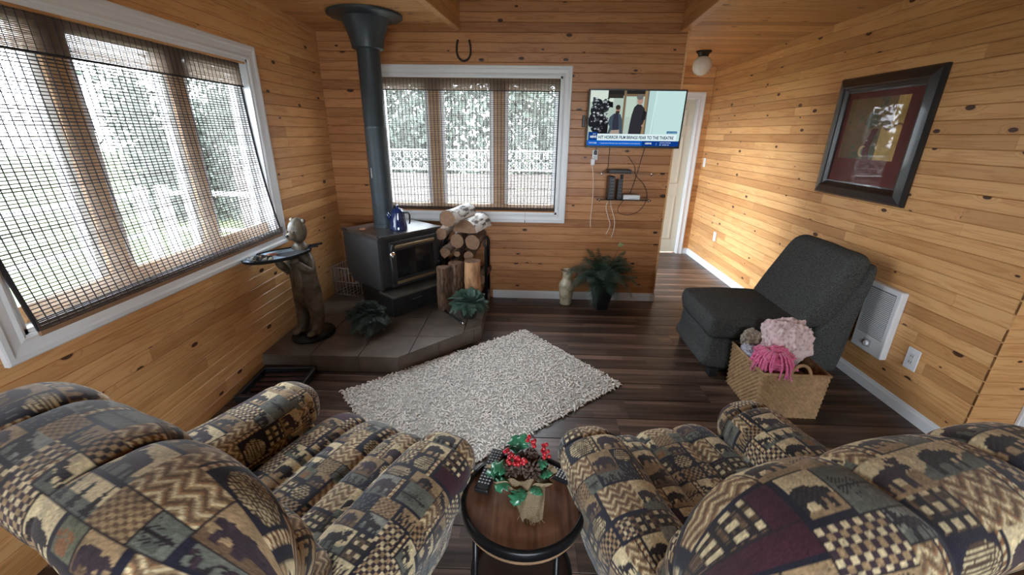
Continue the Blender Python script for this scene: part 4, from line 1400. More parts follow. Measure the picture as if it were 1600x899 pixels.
def blind(name, label, loc, rz, W, zt, zb, curve, pitch, cpitch, val_h, edge_r=True, rr=.0021):
    """local x along the blind, z up, y = into the room; curve(z) -> y"""
    t = thing(name, label, 'blind', loc, rz)
    rg = random.Random(int(W*100))
    def one(z0, z1, dy, p, nm):
        m = MB(); n = int((z1-z0)/p)
        for i in range(n):
            z = z1-p*(i+.5)
            y = curve(z)+dy+rg.uniform(-.0008, .0008); dz = rg.uniform(-.0012, .0012)
            a = (0, y, z+dz); b = (W, y+rg.uniform(-.001, .001), z-dz); c = (W/2, y, z)
            m.tube([a, c, b], rr*rg.uniform(.8, 1.25), 4)
        return stuff(m.build(nm, REED if nm == 'reeds' else REED2, t, fix=False))
    one(zb, zt, 0, pitch, 'reeds')
    one(zt-val_h, zt, .014, pitch*.5, 'valance_reeds')
    # the pale woven ground between the reeds
    k = 22
    zz = [zt+(zb-zt)*j/k for j in range(k+1)]
    m = MB(); m.add([(x, curve(z)+.0004, z) for z in zz for x in (.006, W-.006)], [(2*j, 2*j+1, 2*j+3, 2*j+2) for j in range(k)]); m.build('woven_ground', VEIL, t, fix=False)
    zv = zt-val_h
    m = MB(); m.add([(x, curve(z)+.0150, z) for z in (zt, zv) for x in (.006, W-.006)], [(0, 1, 3, 2)]); m.build('valance_ground', VEIL2, t, fix=False)
    m = MB(); m.box(0, W, curve(zv)+.012, curve(zv)+.019, zv-.004, zv+.004); m.build('valance_hem', EDGE, t, fix=False)
    m = MB()
    n = int(W/cpitch)
    for i in range(n+1):
        x = .012+(W-.024)*i/n
        pts = []
        k = 14
        for j in range(k+1):
            z = zt+(zb-zt)*j/k
            pts.append((x, curve(z)+.0028, z))
        m.tube(pts, .0026, 4)
    stuff(m.build('cords', CORD, t, fix=False))
    m = MB()
    for i in range(n+1):
        x = .012+(W-.024)*i/n
        m.tube([(x, curve(zt)+.017, zt), (x, curve(zt-val_h)+.017, zt-val_h)], .0015, 4)
    stuff(m.build('valance_cords', CORD, t, fix=False))
    for x in (.004, W-.004):
        m = MB(); pts = [(x, curve(zt+(zb-zt)*j/14)+.001, zt+(zb-zt)*j/14) for j in range(15)]
        for j in range(14):
            a, b = pts[j], pts[j+1]
            m.add([(a[0]-.006, a[1]-.003, a[2]), (a[0]+.006, a[1]-.003, a[2]), (b[0]+.006, b[1]-.003, b[2]), (b[0]-.006, b[1]-.003, b[2]),
                   (a[0]-.006, a[1]+.004, a[2]), (a[0]+.006, a[1]+.004, a[2]), (b[0]+.006, b[1]+.004, b[2]), (b[0]-.006, b[1]+.004, b[2])],
                  [(0,1,2,3),(7,6,5,4),(0,4,5,1),(3,2,6,7),(1,5,6,2),(0,3,7,4)])
        m.build('edge_tape', EDGE, t, fix=False)
    # head rail and bottom roll
    m = MB(); m.box(0, W, curve(zt)-.015, curve(zt)+.012, zt-.008, zt+.018, .003); m.build('head_rail', SASH, t)
    m = MB(); y = curve(zb)
    m.box(0, W, y-.006, y+.006, zb-.02, zb+.004, .003); m.build('bottom_rail', simple('bottom_rail_wood', (.30,.17,.09,1), .6), t)
    m = MB()
    for i in range(7): m.tube([(0, y+.008, zb+.003+i*.0065), (W, y+.008, zb+.003+i*.0065)], .0028, 4)
    stuff(m.build('bottom_reeds', REED, t, fix=False))
    return t
# left blind hangs in the reveal and bellies out over the sill
def curL(z):
    s = max(0, (1.95-z)/1.05)
    return -.055+.035*s+.065*s**3
# local x must run along world +y with local y into the room (+x): mirror by running x from the far end
lb = blind('left_window_blind', 'thin reed roll blind hanging loose in the large left window', (XL, 2.985-.02, 0), math.radians(-90), 1.635, 2.005, .895, curL, .0135, .033, .14, rr=.0021)
bb = blind('back_window_blind', 'thin reed roll blind hanging straight in the back window behind the stove', (.290, YB, 0), math.radians(180), 1.62, 2.05, .885, lambda z: .004-.02, .0155, .032, .10, rr=.0019)
m = MB(); m.tube([(0, 0, 0), (.002, .004, -.6), (0, 0, -1.16), (.003, .006, -1.235)], .0012, 5); m.tube([(.003, .006, -1.235), (.003, .006, -1.265)], .004, 6)
o = m.build('pull_cord', simple('pull_cord_tan', (.25,.16,.10,1), .7), bb); o.location = (.285, .024, 2.05)

# ------------------------------------------------------------------ wall things
def painting():
    t = thing('framed_picture', 'abstract maroon and gold picture in a wide black frame on the right wall', 'picture', (XR, 3.11, 1.60))
    # local: y along the wall, z up, -x into the room. outer y -.42...42, z -.415...405
    W, H = .415, .405
    fm = simple('frame_black', (.012,.012,.013,1), .28, .1, coat=.3)
    m = MB(); loops = []
    prof = [(0, 0), (0, .022), (.012, .034), (.060, .046), (.070, .040), (.075, .034), (.095, .020), (.105, .018), (.105, 0)]
    vs = []; fs = []
    for d, h in prof:
        vs += [(-h, -W+d, -H+d), (-h, W-d, -H+d), (-h, W-d, H-d), (-h, -W+d, H-d)]
    for i in range(len(prof)-1):
        for k in range(4):
            j = (k+1) % 4
            fs.append((i*4+k, i*4+j, (i+1)*4+j, (i+1)*4+k))
    m.add(vs, fs); m.build('frame', fm, t)
    # picture: coloured grid
    w, h = W-.103, H-.103
    ny, nz = 220, 220
    Y, Z = np.meshgrid(np.linspace(-w, w, ny), np.linspace(-h, h, nz), indexing='ij')
    rg = np.random.default_rng(4)
    c = np.empty((ny, nz, 3)); c[:] = sRGB(92, 30, 30)
    a = (w-Y)/(2*w); b = (Z+h)/(2*h)      # a: 0 at the far (left in view) side
    def nz_(s, k):
        g = rg.random((k+2, k+2)); x = np.linspace(0, k, ny); y = np.linspace(0, k, nz)
        xi = x.astype(int); yi = y.astype(int); fx = (x-xi)[:, None]; fy = (y-yi)[None]
        return (g[xi][:, yi]*(1-fx)*(1-fy)+g[xi+1][:, yi]*fx*(1-fy)+g[xi][:, yi+1]*(1-fx)*fy+g[xi+1][:, yi+1]*fx*fy)*s
    n = nz_(1, 9)*.5+nz_(1, 24)*.3+nz_(1, 60)*.2
    # Note far side of the wall (larger y) is the left side in view
    pan = (a > .06) & (a < .86) & (b > .27) & (b < .93)
    col = sRGB(112,88,62)*(.55+.9*n[..., None])
    gold = sRGB(196,160,96)
    col = np.where(((a > .60)[..., None]) & ((b < .62)[..., None] | (a > .72)[..., None]), gold*(.5+.75*n[..., None]), col)
    col = np.where(((n > .60) & (a < .6))[..., None], sRGB(84,84,66), col)
    col = np.where(((b < .42) & (a < .3) & (n > .5))[..., None], sRGB(62,86,72), col)
    # stem and crescent
    q = (np.abs(a-.50-.03*np.sin(b*12)) < .045) & (b < .60)
    col = np.where(q[..., None], sRGB(86,36,34), col)
    r = np.hypot(a-.42, (b-.36)); col = np.where(((r < .06) & (np.hypot(a-.45, b-.36) > .05))[..., None], gold*.8, col)
    col = np.where(((np.abs(b-.62-.03*np.sin(a*25)) < .012))[..., None], sRGB(120,88,60), col)
    c = np.where(pan[..., None], col, c*(.8+.4*n[..., None]))
    P = np.stack([np.full_like(Y, -.012), Y, Z], -1)
    grid_obj('picture_sheet', P, attr_mat('picture_print', .5, 0, spec=.4), t, col=c)
    m = MB(); m.add([(-.016, -w, -h), (-.016, w, -h), (-.016, w, h), (-.016, -w, h)], [(0,1,2,3)]); m.build('picture_glass', GLASS, t, fix=False)
painting()

def heater():
    t = thing('wall_heater', 'white wall-mounted fan heater with louvred grille low on the right wall', 'heater', (XR, 2.59, .25))
    m = MB(); m.box(-.045, 0, -.130, .130, 0, .465, .008); m.build('housing', WPLAST, t)
    m = MB()
    for k in range(26):
        z = .125+k*.0118
        sl = MB(); sl.box(-.050, -.043, -.098, .098, z, z+.0052, .001); sl.build('louvre', WPLAST, t)
    m.box(-.0462, -.0450, -.100, .100, .118, .435); m.build('grille_recess', simple('grille_grey', (.20,.21,.22,1), .7), t)  # plain grey sheet behind the louvres
    m = MB(); m.lathe([(0, 0), (.017, 0), (.017, .008), (.013, .014), (0, .014)], 20); k = m.build('thermostat_knob', WPLAST, t, angle=40)
    k.matrix_local = Matrix.Translation((-.045, .0, .062)) @ Matrix.Rotation(-PI/2, 4, 'Y')
    m = MB(); m.box(-.046, -.0448, -.03, .03, .035, .09); m.build('control_plate', simple('grey_plate', (.45,.46,.47,1), .4), t)
heater()

def plate(name, label, cat, loc, rz, kind='outlet', w=.070, h=.115):
    """local: x along the wall, -y into the room"""
    t = thing(name, label, cat, loc, rz)
    m = MB(); m.box(-w/2, w/2, -.007, 0, -h/2, h/2, .003); m.build('cover_plate', WPLAST, t)
    dk = simple('slot_dark', (.05,.05,.05,1), .6)
    if kind == 'outlet':
        m = MB(); m.box(-.017, .017, -.010, -.006, -.034, .034, .002); f = m.build('socket_face', simple('socket_ivory', (.62,.63,.62,1), .35), t)
        for z in (-.019, .019):
            m = MB(); m.box(-.008, -.005, -.0108, -.0095, z-.005, z+.006); m.box(.005, .008, -.0108, -.0095, z-.005, z+.006); m.build('slot', dk, f, fix=False)
    else:
        m = MB(); m.box(-.010, .010, -.014, -.006, -.020, .020, .003); m.build('toggle', WPLAST, t)
plate('power_outlet', 'white duplex power outlet on the right wall beside the heater', 'outlet', (XR, 2.302, .352), -PI/2, w=.085, h=.135)
plate('power_outlet', 'small white outlet low on the right wall near the hall door', 'outlet', (XR, 5.165, .433), -PI/2)
plate('light_switch', 'small white light switch on the right wall beside the hall door', 'switch', (XR, 5.845, 1.272), -PI/2, 'switch')
plate('power_outlet', 'white outlet just below the left corner of the television', 'outlet', (.632, YB, 1.425), 0, w=.05, h=.09)

def globe():
    t = thing('globe_lamp', 'white glass globe ceiling lamp on a dark base, in the hall', 'lamp', (1.80, 4.93, ZC))
    m = MB(); m.lathe([(.075, -.001), (.075, -.012), (.055, -.030), (.048, -.055), (0, -.055)][::-1], 30); m.build('base', simple('dark_bronze', (.03,.02,.015,1), .35, .6), t, angle=40)
    m = MB(); m.ball((0, 0, -.135), .094, 32, 20); m.build('globe', simple('opal_glass', (.72,.70,.64,1), .12, trans=.15), t, smooth=True)
globe()

def horseshoe():
    t = thing('horseshoe', 'old iron horseshoe hung open end up above the back window', 'horseshoe', (-.553, YB, 2.262))
    m = MB(); pts = []; n = 26
    for i in range(n+1):
        a = PI*1.0+PI*i/n
        pts.append((.060*math.cos(a), -.010, .060*math.sin(a)*1.25-.006))
    pts = [(-.048, -.010, .078), (-.058, -.010, .040)]+pts+[(.058, -.010, .040), (.048, -.010, .078)]
    m.tube(pts, .0085, 8); m.build('shoe', simple('rusty_iron', (.045,.032,.030,1), .7, .4, noise=.4, scale=60, bump=.4), t, smooth=True)
    for s in (-1, 1):
        for z in (.04, .0, -.035):
            m = MB(); m.box(s*.058-.003, s*.058+.003, -.021, -.016, z-.003, z+.003); m.build('nail', BLACK, t)
horseshoe()

# ------------------------------------------------------------------ television
def tv():
    Wd, Hd = .826, .474
    cx, cz = .9385, 1.7285
    t = thing('television', 'flat wall-mounted television showing a news broadcast', 'television', (cx, 3.945, cz))
    t.rotation_euler = (math.radians(3.0), 0, 0)
    m = MB(); m.box(-Wd/2, Wd/2, 0, .035, -Hd/2, Hd/2, .006); m.box(-.25, .25, .03, .06, -.16, .14, .01); m.build('case', BLACKP, t)
    m = MB(); b = .012
    for q in ((-Wd/2, Wd/2, Hd/2-b, Hd/2), (-Wd/2, Wd/2, -Hd/2, -Hd/2+.018), (-Wd/2, -Wd/2+b, -Hd/2, Hd/2), (Wd/2-b, Wd/2, -Hd/2, Hd/2)):
        m.box(q[0], q[1], -.004, .001, q[2], q[3], .001)
    m.build('bezel', BLACKP, t)
    # picture
    x0, x1, z0, z1 = -Wd/2+.012, Wd/2-.012, -Hd/2+.018, Hd/2-.012
    nx, nz = 520, 290
    U, V = np.meshgrid(np.linspace(0, 1, nx), np.linspace(0, 1, nz), indexing='ij')   # V up
    X = 1400*0+U*160; Yd = (1-V)*90      # 160 x 90 picture units, y down
    c = np.empty((nx, nz, 3))
    def setc(m_, r, g, b_): c[m_] = sRGB(r, g, b_)
    setc(np.ones_like(U, bool), 178, 196, 184)
    rg = np.random.default_rng(2)
    setc((X > 95), 196, 228, 226)
    setc((X > 95) & (X < 112), 186, 216, 214)
    setc((X > 105) & (np.abs(X-112+Yd*.05) < 1.2), 208, 236, 234)
    setc((X < 40) & (Yd < 18), 214, 226, 214)
    setc((X > 30) & (X < 92) & (Yd < 8), 40, 38, 36)
    setc((X > 30) & (X < 56) & (Yd > 6) & (Yd < 12), 52, 48, 44)
    setc((X > 57) & (X < 61) & (Yd < 70), 124, 106, 82)
    setc((X > 61) & (X < 92) & (Yd > 5) & (Yd < 9), 120, 100, 78)
    setc((X > 62) & (X < 78) & (Yd > 10) & (Yd < 42), 190, 210, 196)
    setc((X > 92) & (X < 96.5) & (Yd < 70), 150, 126, 92)
    setc((X > 96.5) & (X < 99) & (Yd < 70), 112, 104, 96)
    # man in a blue jacket
    setc(inpoly(X, Yd, [(33,52),(36,42),(42,37),(48,35),(54,38),(58,48),(60,70),(34,70),(37,58)]), 68, 84, 96)
    setc(inpoly(X, Yd, [(43,37),(50,36),(52,50),(53,64),(42,64),(41,50)]), 52, 54, 68)
    setc(inpoly(X, Yd, [(40,64),(54,63),(55,70),(38,70)]), 168, 150, 138)
    setc(((X-49)/3.9)**2+((Yd-30)/5.6)**2 < 1, 168, 132, 116)
    setc((((X-48.6)/4.1)**2+((Yd-26.5)/4.0)**2 < 1) | ((((X-48.5)/3.6)**2+((Yd-34.6)/2.4)**2 < 1)), 58, 50, 46)
    # man in a dark coat
    setc(inpoly(X, Yd, [(70,70),(71,55),(73,38),(76,26),(81,21),(88,22),(94,28),(96,38),(95,48),(93,56),(92,70)]), 48, 48, 54)
    setc(inpoly(X, Yd, [(92,30),(98,34),(97,46),(90,48)]), 36, 35, 40)
    setc(((X-85)/5)**2+((Yd-15)/7)**2 < 1, 176, 142, 128)
    setc((((X-84)/5.6)**2+((Yd-10)/4.2)**2 < 1), 112, 108, 106)
    setc(((X-93.5)/1.8)**2+((Yd-56)/2)**2 < 1, 176, 142, 128)
    # film camera and operators at the left
    for (px_, py_, rx, ry) in ((13,20,9,7),(22,28,11,8),(9,32,7,9),(18,40,8,8),(30,22,7,6),(5,50,6,10),(12,58,8,10),(27,56,7,14),(22,46,6,6),(6,42,5,5)):
        setc(((X-px_)/rx)**2+((Yd-py_)/ry)**2 < 1, 34, 36, 40)
    setc(inpoly(X, Yd, [(30,18),(39,18),(40,27),(30,26)]), 24, 24, 28)
    setc(inpoly(X, Yd, [(16,46),(28,40),(34,52),(34,70),(14,70)]), 30, 30, 34)
    for i in range(70):
        px_, py_ = rg.uniform(4, 32), rg.uniform(12, 66); r_ = rg.uniform(.7, 2.4)
        v = rg.choice([150, 96, 190, 60])
        setc(((X-px_)/r_)**2+((Yd-py_)/(r_*.7))**2 < 1, v, v+6, v+12)
    # banners
    setc((X > 17) & (X < 155) & (Yd > 70) & (Yd < 81), 226, 244, 246)
    setc((X > 1.5) & (X < 17) & (Yd > 67) & (Yd < 82), 20, 62, 130)
    setc((Yd >= 81), 22, 96, 196)
    setc((X > 96) & (Yd >= 81), 14, 60, 140)
    setc((X > 137) & (X < 155) & (Yd > 64.5) & (Yd < 68.8), 30, 100, 150)
    P = np.stack([x0+(x1-x0)*U, np.full_like(U, -.0012), z0+(z1-z0)*V], -1)
    scr = grid_obj('screen', P, attr_mat('screen_picture', emit=.95/EXPO), t, col=c)
    # lettering
    def text(s, px_, py_, size, col, w=None, bold=0):
        cu = bpy.data.curves.new('caption', 'FONT'); cu.body = s; cu.size = size; cu.offset = bold
        o = bpy.data.objects.new('caption', cu); COL.objects.link(o)
        bpy.context.view_layer.update()
        me = bpy.data.meshes.new_from_object(o)
        bpy.data.objects.remove(o)
        xs = [v.co.x for v in me.vertices]
        k = 1 if w is None or not xs else w*(x1-x0)/160/(max(xs)-min(xs))
        for v in me.vertices: v.co.x *= k
        mt = bpy.data.materials.get('caption_%d_%d_%d' % col)
        if mt is None:
            mt = bpy.data.materials.new('caption_%d_%d_%d' % col); mt.use_nodes = True
            nt = mt.node_tree; nt.nodes.remove(nt.nodes['Principled BSDF'])
            e = nt.nodes.new('ShaderNodeEmission'); e.inputs[0].default_value = lin(*col); e.inputs[1].default_value = .95/EXPO
            nt.links.new(e.outputs[0], nt.nodes['Material Output'].inputs[0])
        me.materials.clear(); me.materials.append(mt)
        q = bpy.data.objects.new('caption', me); COL.objects.link(q); q.parent = scr
        q.matrix_local = Matrix.Translation((x0+(x1-x0)*px_/160, -.0022, z0+(z1-z0)*(1-py_/90))) @ Matrix.Rotation(PI/2, 4, 'X')
    text('HIT HORROR FILM BRINGS FEAR TO THE THEATRE', 19, 78.2, .036, (34, 60, 84), 131, .0009)
    text('NEWS', 4.6, 77.0, .026, (240, 246, 250), 11, .0009)
    text('24', 9, 71.6, .016, (200, 220, 240), 5)
    text('TOP STORIES', 3, 86.8, .018, (235, 245, 250), 14)
    text('\u2022  Canada warns Meta that news could be blocked on social networks', 21, 86.8, .018, (190, 220, 250), 72)
    text('NEWS', 102, 86.8, .020, (235, 245, 250), 11, .0006)
    text('|', 121, 87.2, .022, (200, 220, 245))
    text('NEWSCHANNEL', 127, 84.8, .011, (235, 245, 250), 20)
    text('HD', 127, 88.4, .011, (235, 245, 250), 16)
    text('EXCLUSIVE', 138.5, 68, .012, (210, 236, 240), 15)
    # bracket behind
    m = MB(); m.box(-.06, .06, .05, .112, -.06, .06, .004); m.box(-.12, .12, .090, .103, -.12, .10, .003); m.build('wall_bracket', BLACK, t)
tv()

# small black speaker bracket left of the television
m = MB(); m.box(-.012, .012, -.03, -.0, -.05, .05, .004); o = m.build('bracket_stub', BLACKP, None); o.location = (.505, YB, 1.71)
tag(o, 'small black bracket on the wall just left of the television', 'bracket')

# shelves below
def shelf_unit():
    t = thing('glass_wall_shelf', 'black glass two-tier wall shelf below the television', 'shelf', (.895, YB, 1.05))
    gm = simple('smoked_glass', (.025,.03,.032,1), .08, 0, coat=.5)
    m = MB(); m.box(-.245, .245, -.19, -.02, -.008, 0, .002); m.build('glass_shelf', gm, t)
    m = MB(); m.box(-.245, .255, -.19, -.02, .222, .230, .002); m.build('glass_shelf', simple('shelf_brown_glass', (.26,.16,.11,1), .15, coat=.4), t)
    m = MB(); m.box(-.012, .012, -.022, 0, -.03, .24, .002); m.build('support_column', BLACK, t)
    for x in (-.22, .22):
        for z in (-.004, .226):
            m = MB(); m.tube([(x, -.19, z-.012), (x, -.19, z+.012)], .008, 10); m.build('clamp', CHROME, t, smooth=True)
shelf_unit()
def box_thing(name, label, cat, loc, dims, mat, rz=0, extra=None):
    t = thing(name, label, cat, loc, rz)
    w, d, h = dims
    m = MB(); m.box(-w/2, w/2, -d/2, d/2, 0, h, .004); m.build('body', mat, t)
    if extra: extra(t)
    return t
def ex1(t):
    for k in range(6):
        m = MB(); m.box(-.016, .016, -.0615, -.0595, .03+k*.028, .038+k*.028); m.build('vent', simple('vent_grey', (.08,.08,.09,1), .5), t, fix=False)
def ex2(t):
    m = MB(); m.box(-.03, .03, -.047, -.044, .008, .012); m.build('status_strip', simple('grey_plate', (.45,.46,.47,1), .4), t, fix=False)
box_thing('modem', 'tall black modem standing on the lower glass shelf at the left', 'modem', (.775, 3.92, 1.0505), (.055, .12, .20), BLACKP, 0, ex1)
box_thing('external_drive', 'shorter black box standing right of the modem on the lower shelf', 'electronics box', (.850, 3.925, 1.0505), (.040, .11, .17), BLACKP, 0, ex1)
box_thing('router', 'flat white router lying on the lower glass shelf', 'router', (.965, 3.92, 1.0505), (.150, .09, .040), WPLAST, 0, ex2)
box_thing('cable_box', 'flat black box lying on the upper shelf under the television', 'electronics box', (.84, 3.93, 1.2805), (.20, .12, .030), BLACKP, 0, ex2)
box_thing('power_adapter', 'white power adapter hanging below the outlet left under the television', 'adapter', (.612, 4.03, 1.335), (.035, .035, .06), WPLAST)
m = MB(); m.box(-.012, .012, -.03, 0, -.018, .018, .004); m.tube([(0, -.02, .015), (.004, -.03, .05), (.0, -.02, .09)], .003, 6)
o = m.build('black_plug', BLACKP, None); o.location = (.632, YB-.011, 1.445); tag(o, 'black plug in the outlet under the television corner', 'plug')
def cable(name, label, pts, r, mat):
    P = [Vector(p) for p in pts]; out = []
    for i in range(len(P)-1):
        p0 = P[max(i-1, 0)]; p1 = P[i]; p2 = P[i+1]; p3 = P[min(i+2, len(P)-1)]
        for k in range(7):
            t = k/7
            out.append(.5*((2*p1)+(p2-p0)*t+(2*p0-5*p1+4*p2-p3)*t*t+(3*p1-p0-3*p2+p3)*t**3))
    out.append(P[-1])
    m = MB(); m.tube(out, r, 6); o = m.build(name, mat, None, smooth=True); tag(o, label, 'cable'); return o
CW = simple('white_cable', (.75,.62,.52,1), .5); CB = simple('black_cable', (.02,.018,.018,1), .5)
y = 4.035
cable('white_cable', 'white cable hanging straight from the adapter down to the fern', [(.612, y, 1.335), (.632, y, 1.2), (.640, y, 1.0), (.634, y, .85), (.640, y, .755)], .0042, CW)
cable('white_cable', 'white cable looping left from the shelf down into the fern', [(.79, 3.97, 1.045), (.780, y, 1.0), (.775, y, .94), (.80, y, .86), (.826, y, .78), (.79, y-.03, .70)], .0042, CW)
cable('white_cable', 'white cable running right of the other down from the shelf into the fern', [(.795, 3.97, 1.045), (.82, y, .96), (.862, y, .84), (.868, y, .75), (.85, y, .66)], .0042, CW)
cable('black_cable', 'black cable hanging in a wide loop right of the shelf', [(.93, y, 1.42), (1.0, y, 1.33), (1.02, y, 1.25), (1.10, y-.01, 1.17), (1.145, y-.01, 1.06), (1.10, y-.01, .94), (1.0, y-.01, .885), (.90, y-.01, .90), (.885, y-.01, .95), (.93, y-.03, 1.03)], .0028, CB)
cable('black_cable', 'black cable slanting from the television down behind the white router', [(1.075, y, 1.50), (1.055, y, 1.40), (1.02, y, 1.22), (.985, y, 1.08)], .0030, CB)
cable('black_cable', 'black cable dropping from the television left of the shelf column', [(.76, y, 1.50), (.758, y, 1.40), (.755, y, 1.31), (.71, y, 1.28)], .0028, CB)

def vase():
    t = thing('ceramic_vase', 'cream and olive ceramic vase with flared neck on the floor beside the fern', 'vase', (.432, 3.925, 0))
    m = MB()
    body = [(0, 0), (.055, 0), (.060, .006), (.056, .02), (.058, .04), (.066, .09), (.074, .15), (.077, .19), (.070, .225), (.050, .25), (.044, .27), (.045, .31), (.053, .335), (.064, .347), (.067, .352), (.062, .353), (.044, .335), (.037, .30), (.036, .25)]
    m.lathe(body, 40)
    mt, nt, b = new_mat('vase_glaze')
    tc = N(nt, 'ShaderNodeTexCoord'); nz = N(nt, 'ShaderNodeTexVoronoi'); nz.inputs['Scale'].default_value = 11
    nt.links.new(tc.outputs['Object'], nz.inputs['Vector'])
    c = ramp_n(nt, nz.outputs['Distance'], [(.25, (.62,.55,.42)), (.55, (.50,.42,.28)), (.75, (.22,.20,.12))])
    nt.links.new(c, b.inputs['Base Color']); b.inputs['Roughness'].default_value = .3
    m.build('body', mt, t, angle=50)
    for a in (-100, -20, 160):
        m = MB(); m.ball((0, 0, 0), .030, 16, 10, (.35, 1, 2.1)); o = m.build('relief_panel', simple('olive_glaze', (.20,.19,.12,1), .35, noise=.25, scale=40), t, smooth=True)
        o.matrix_local = Matrix.Rotation(math.radians(a), 4, 'Z') @ Matrix.Translation((.060, 0, .145))
vase()

# ------------------------------------------------------------------ grey armless chair
def grey_chair():
    mt, nt, b = new_mat('charcoal_tweed')
    tc = N(nt, 'ShaderNodeTexCoord'); nz = N(nt, 'ShaderNodeTexNoise'); nz.inputs['Scale'].default_value = 260; nz.inputs['Detail'].default_value = 3
    nt.links.new(tc.outputs['Object'], nz.inputs['Vector'])
    c = ramp_n(nt, nz.outputs['Fac'], [(.35, (.020,.022,.023)), (.52, (.060,.061,.058)), (.70, (.135,.135,.128))])
    nt.links.new(c, b.inputs['Base Color']); b.inputs['Roughness'].default_value = .95; b.inputs['Specular IOR Level'].default_value = .15
    bp = N(nt, 'ShaderNodeBump'); bp.inputs['Strength'].default_value = .3; bp.inputs['Distance'].default_value = .002
    nt.links.new(nz.outputs['Fac'], bp.inputs['Height']); nt.links.new(bp.outputs[0], b.inputs['Normal'])
    t = thing('slipper_chair', 'charcoal grey armless upholstered chair against the right wall', 'chair', (1.285, 2.592, 0), math.radians(-1.2))
    def soft(prof, w, name, step=.012, e=9, parent=t, ymid=None, er=.32):
        X, P, Q, V = loft(prof, w, 'y', end_pow=e*2, end_r=er, step=step, wob=.0012, seed=2)
        g = np.stack([P, X+.335, Q], -1)
        return grid_obj(name, g, mt, parent, closed_v=True)
    soft([(.012,.065),(.006,.18),(.012,.288),(.03,.30),(.45,.30),(.86,.30),(.87,.18),(.86,.065),(.45,.06)], .655, 'base')
    soft([(.03,.305),(.0,.33),(-.010,.375),(.0,.425),(.035,.448),(.28,.462),(.55,.455),(.60,.42),(.60,.33),(.56,.305),(.3,.302)], .675, 'seat_cushion')
    # backrest cushion leaning back, and the frame behind
    soft([(.545,.43),(.56,.47),(.65,.66),(.755,.86),(.80,.905),(.85,.915),(.895,.89),(.905,.84),(.84,.62),(.76,.45),(.68,.40),(.58,.40)], .675, 'back_cushion')
    soft([(.70,.30),(.70,.42),(.80,.62),(.90,.80),(.925,.835),(.955,.84),(.965,.80),(.93,.5),(.895,.10),(.87,.06),(.80,.06),(.76,.12)], .66, 'back_frame')
    for x, y in ((.07, .05), (.07, .62), (.83, .05), (.83, .62)):
        m = MB(); m.box(x-.03, x+.03, y-.03, y+.03, 0, .068, .004); m.build('leg', BLACKP, t)
grey_chair()

# ------------------------------------------------------------------ woven basket with blankets
def basket():
    t = thing('woven_basket', 'square woven seagrass basket with loop handles beside the grey chair', 'basket', (1.608, 2.36, 0), math.radians(-1))
    W, D, H = .182, .19, .30
    col = simple('seagrass', (.34,.205,.10,1), .8, noise=.25, scale=30, bump=.2, bscale=200)
    # woven walls: cells bulge alternately
    nz, nx = 20, 26
    for (ax, sgn) in (('x', -1), ('x', 1), ('y', -1), ('y', 1)):
        nU, nV = nx*5, nz*4
        U, Vv = np.meshgrid(np.linspace(-1, 1, nU), np.linspace(0, 1, nV), indexing='ij')
        cu = (U+1)/2*nx; cv = Vv*nz
        par = ((cu.astype(int)+cv.astype(int)) % 2)*2-1
        h = .0065*np.abs(np.sin(cu*PI))**.5*np.abs(np.sin(cv*PI))**.6*(1+.75*par)
        fl_ = 1+.05*Vv
        if ax == 'x':
            g = np.stack([sgn*(W*fl_+h), U*D*fl_, Vv*H], -1)
        else:
            g = np.stack([U*W*fl_, sgn*(D*fl_+h), Vv*H], -1)
        grid_obj('woven_side', g, col, t)
    m = MB(); m.box(-W, W, -D, D, .002, .008); m.box(-W+.01, W-.01, -D+.01, D-.01, .20, .205); m.build('bottom', col, t, fix=False)
    m = MB(); a, b = W*1.05, D*1.05
    m.tube([(-a,-b,H),(a,-b,H),(a,b,H),(-a,b,H),(-a,-b,H)], .009, 8); m.build('rim', col, t, smooth=True)
    for (sx, sy) in ((0, -1), (0, 1)):
        m = MB(); pts = [(.06*math.cos(q)+.02, sy*b*.98, H-.02+.085*math.sin(q)) for q in np.linspace(0, PI, 14)]
        m.tube(pts, .0095, 8); m.build('handle', col, t, smooth=True)
basket()
def blob_cloth(name, label, loc, size, mat, seed, folds=.12, n=90, cat='blanket', freq=(3, 5, 9)):
    """a bundled blanket: folded closed surface"""
    rg = np.random.default_rng(seed)
    th = np.linspace(0, PI, n); ph = np.linspace(0, 2*PI, n*2, endpoint=False)
    T_, P_ = np.meshgrid(th, ph, indexing='ij')
    x = np.sin(T_)*np.cos(P_); y_ = np.sin(T_)*np.sin(P_); z = np.cos(T_)
    d = np.ones_like(x)
    for k in range(9):
        v = rg.normal(size=3); v /= np.linalg.norm(v); f = rg.choice(freq); p = rg.random()*6.28
        w = rg.normal(size=3)
        s = np.sin(f*(x*v[0]+y_*v[1]+z*v[2])+1.2*np.sin(2*(x*w[0]+y_*w[1]+z*w[2]))+p)
        d += folds*(1-np.abs(s)**.7)*(3/f)**.7 - folds*.4
    # a little box-like
    r = 1/(np.abs(x)**3.2+np.abs(y_)**3.2+np.abs(z)**3.2)**(1/3.2)
    r = .55*r+.45
    g = np.stack([x*d*r*size[0], y_*d*r*size[1], z*d*r*size[2]], -1)
    o = grid_obj(name, g, mat, None, closed_v=True)
    o.location = loc
    tag(o, label, cat)
    return o
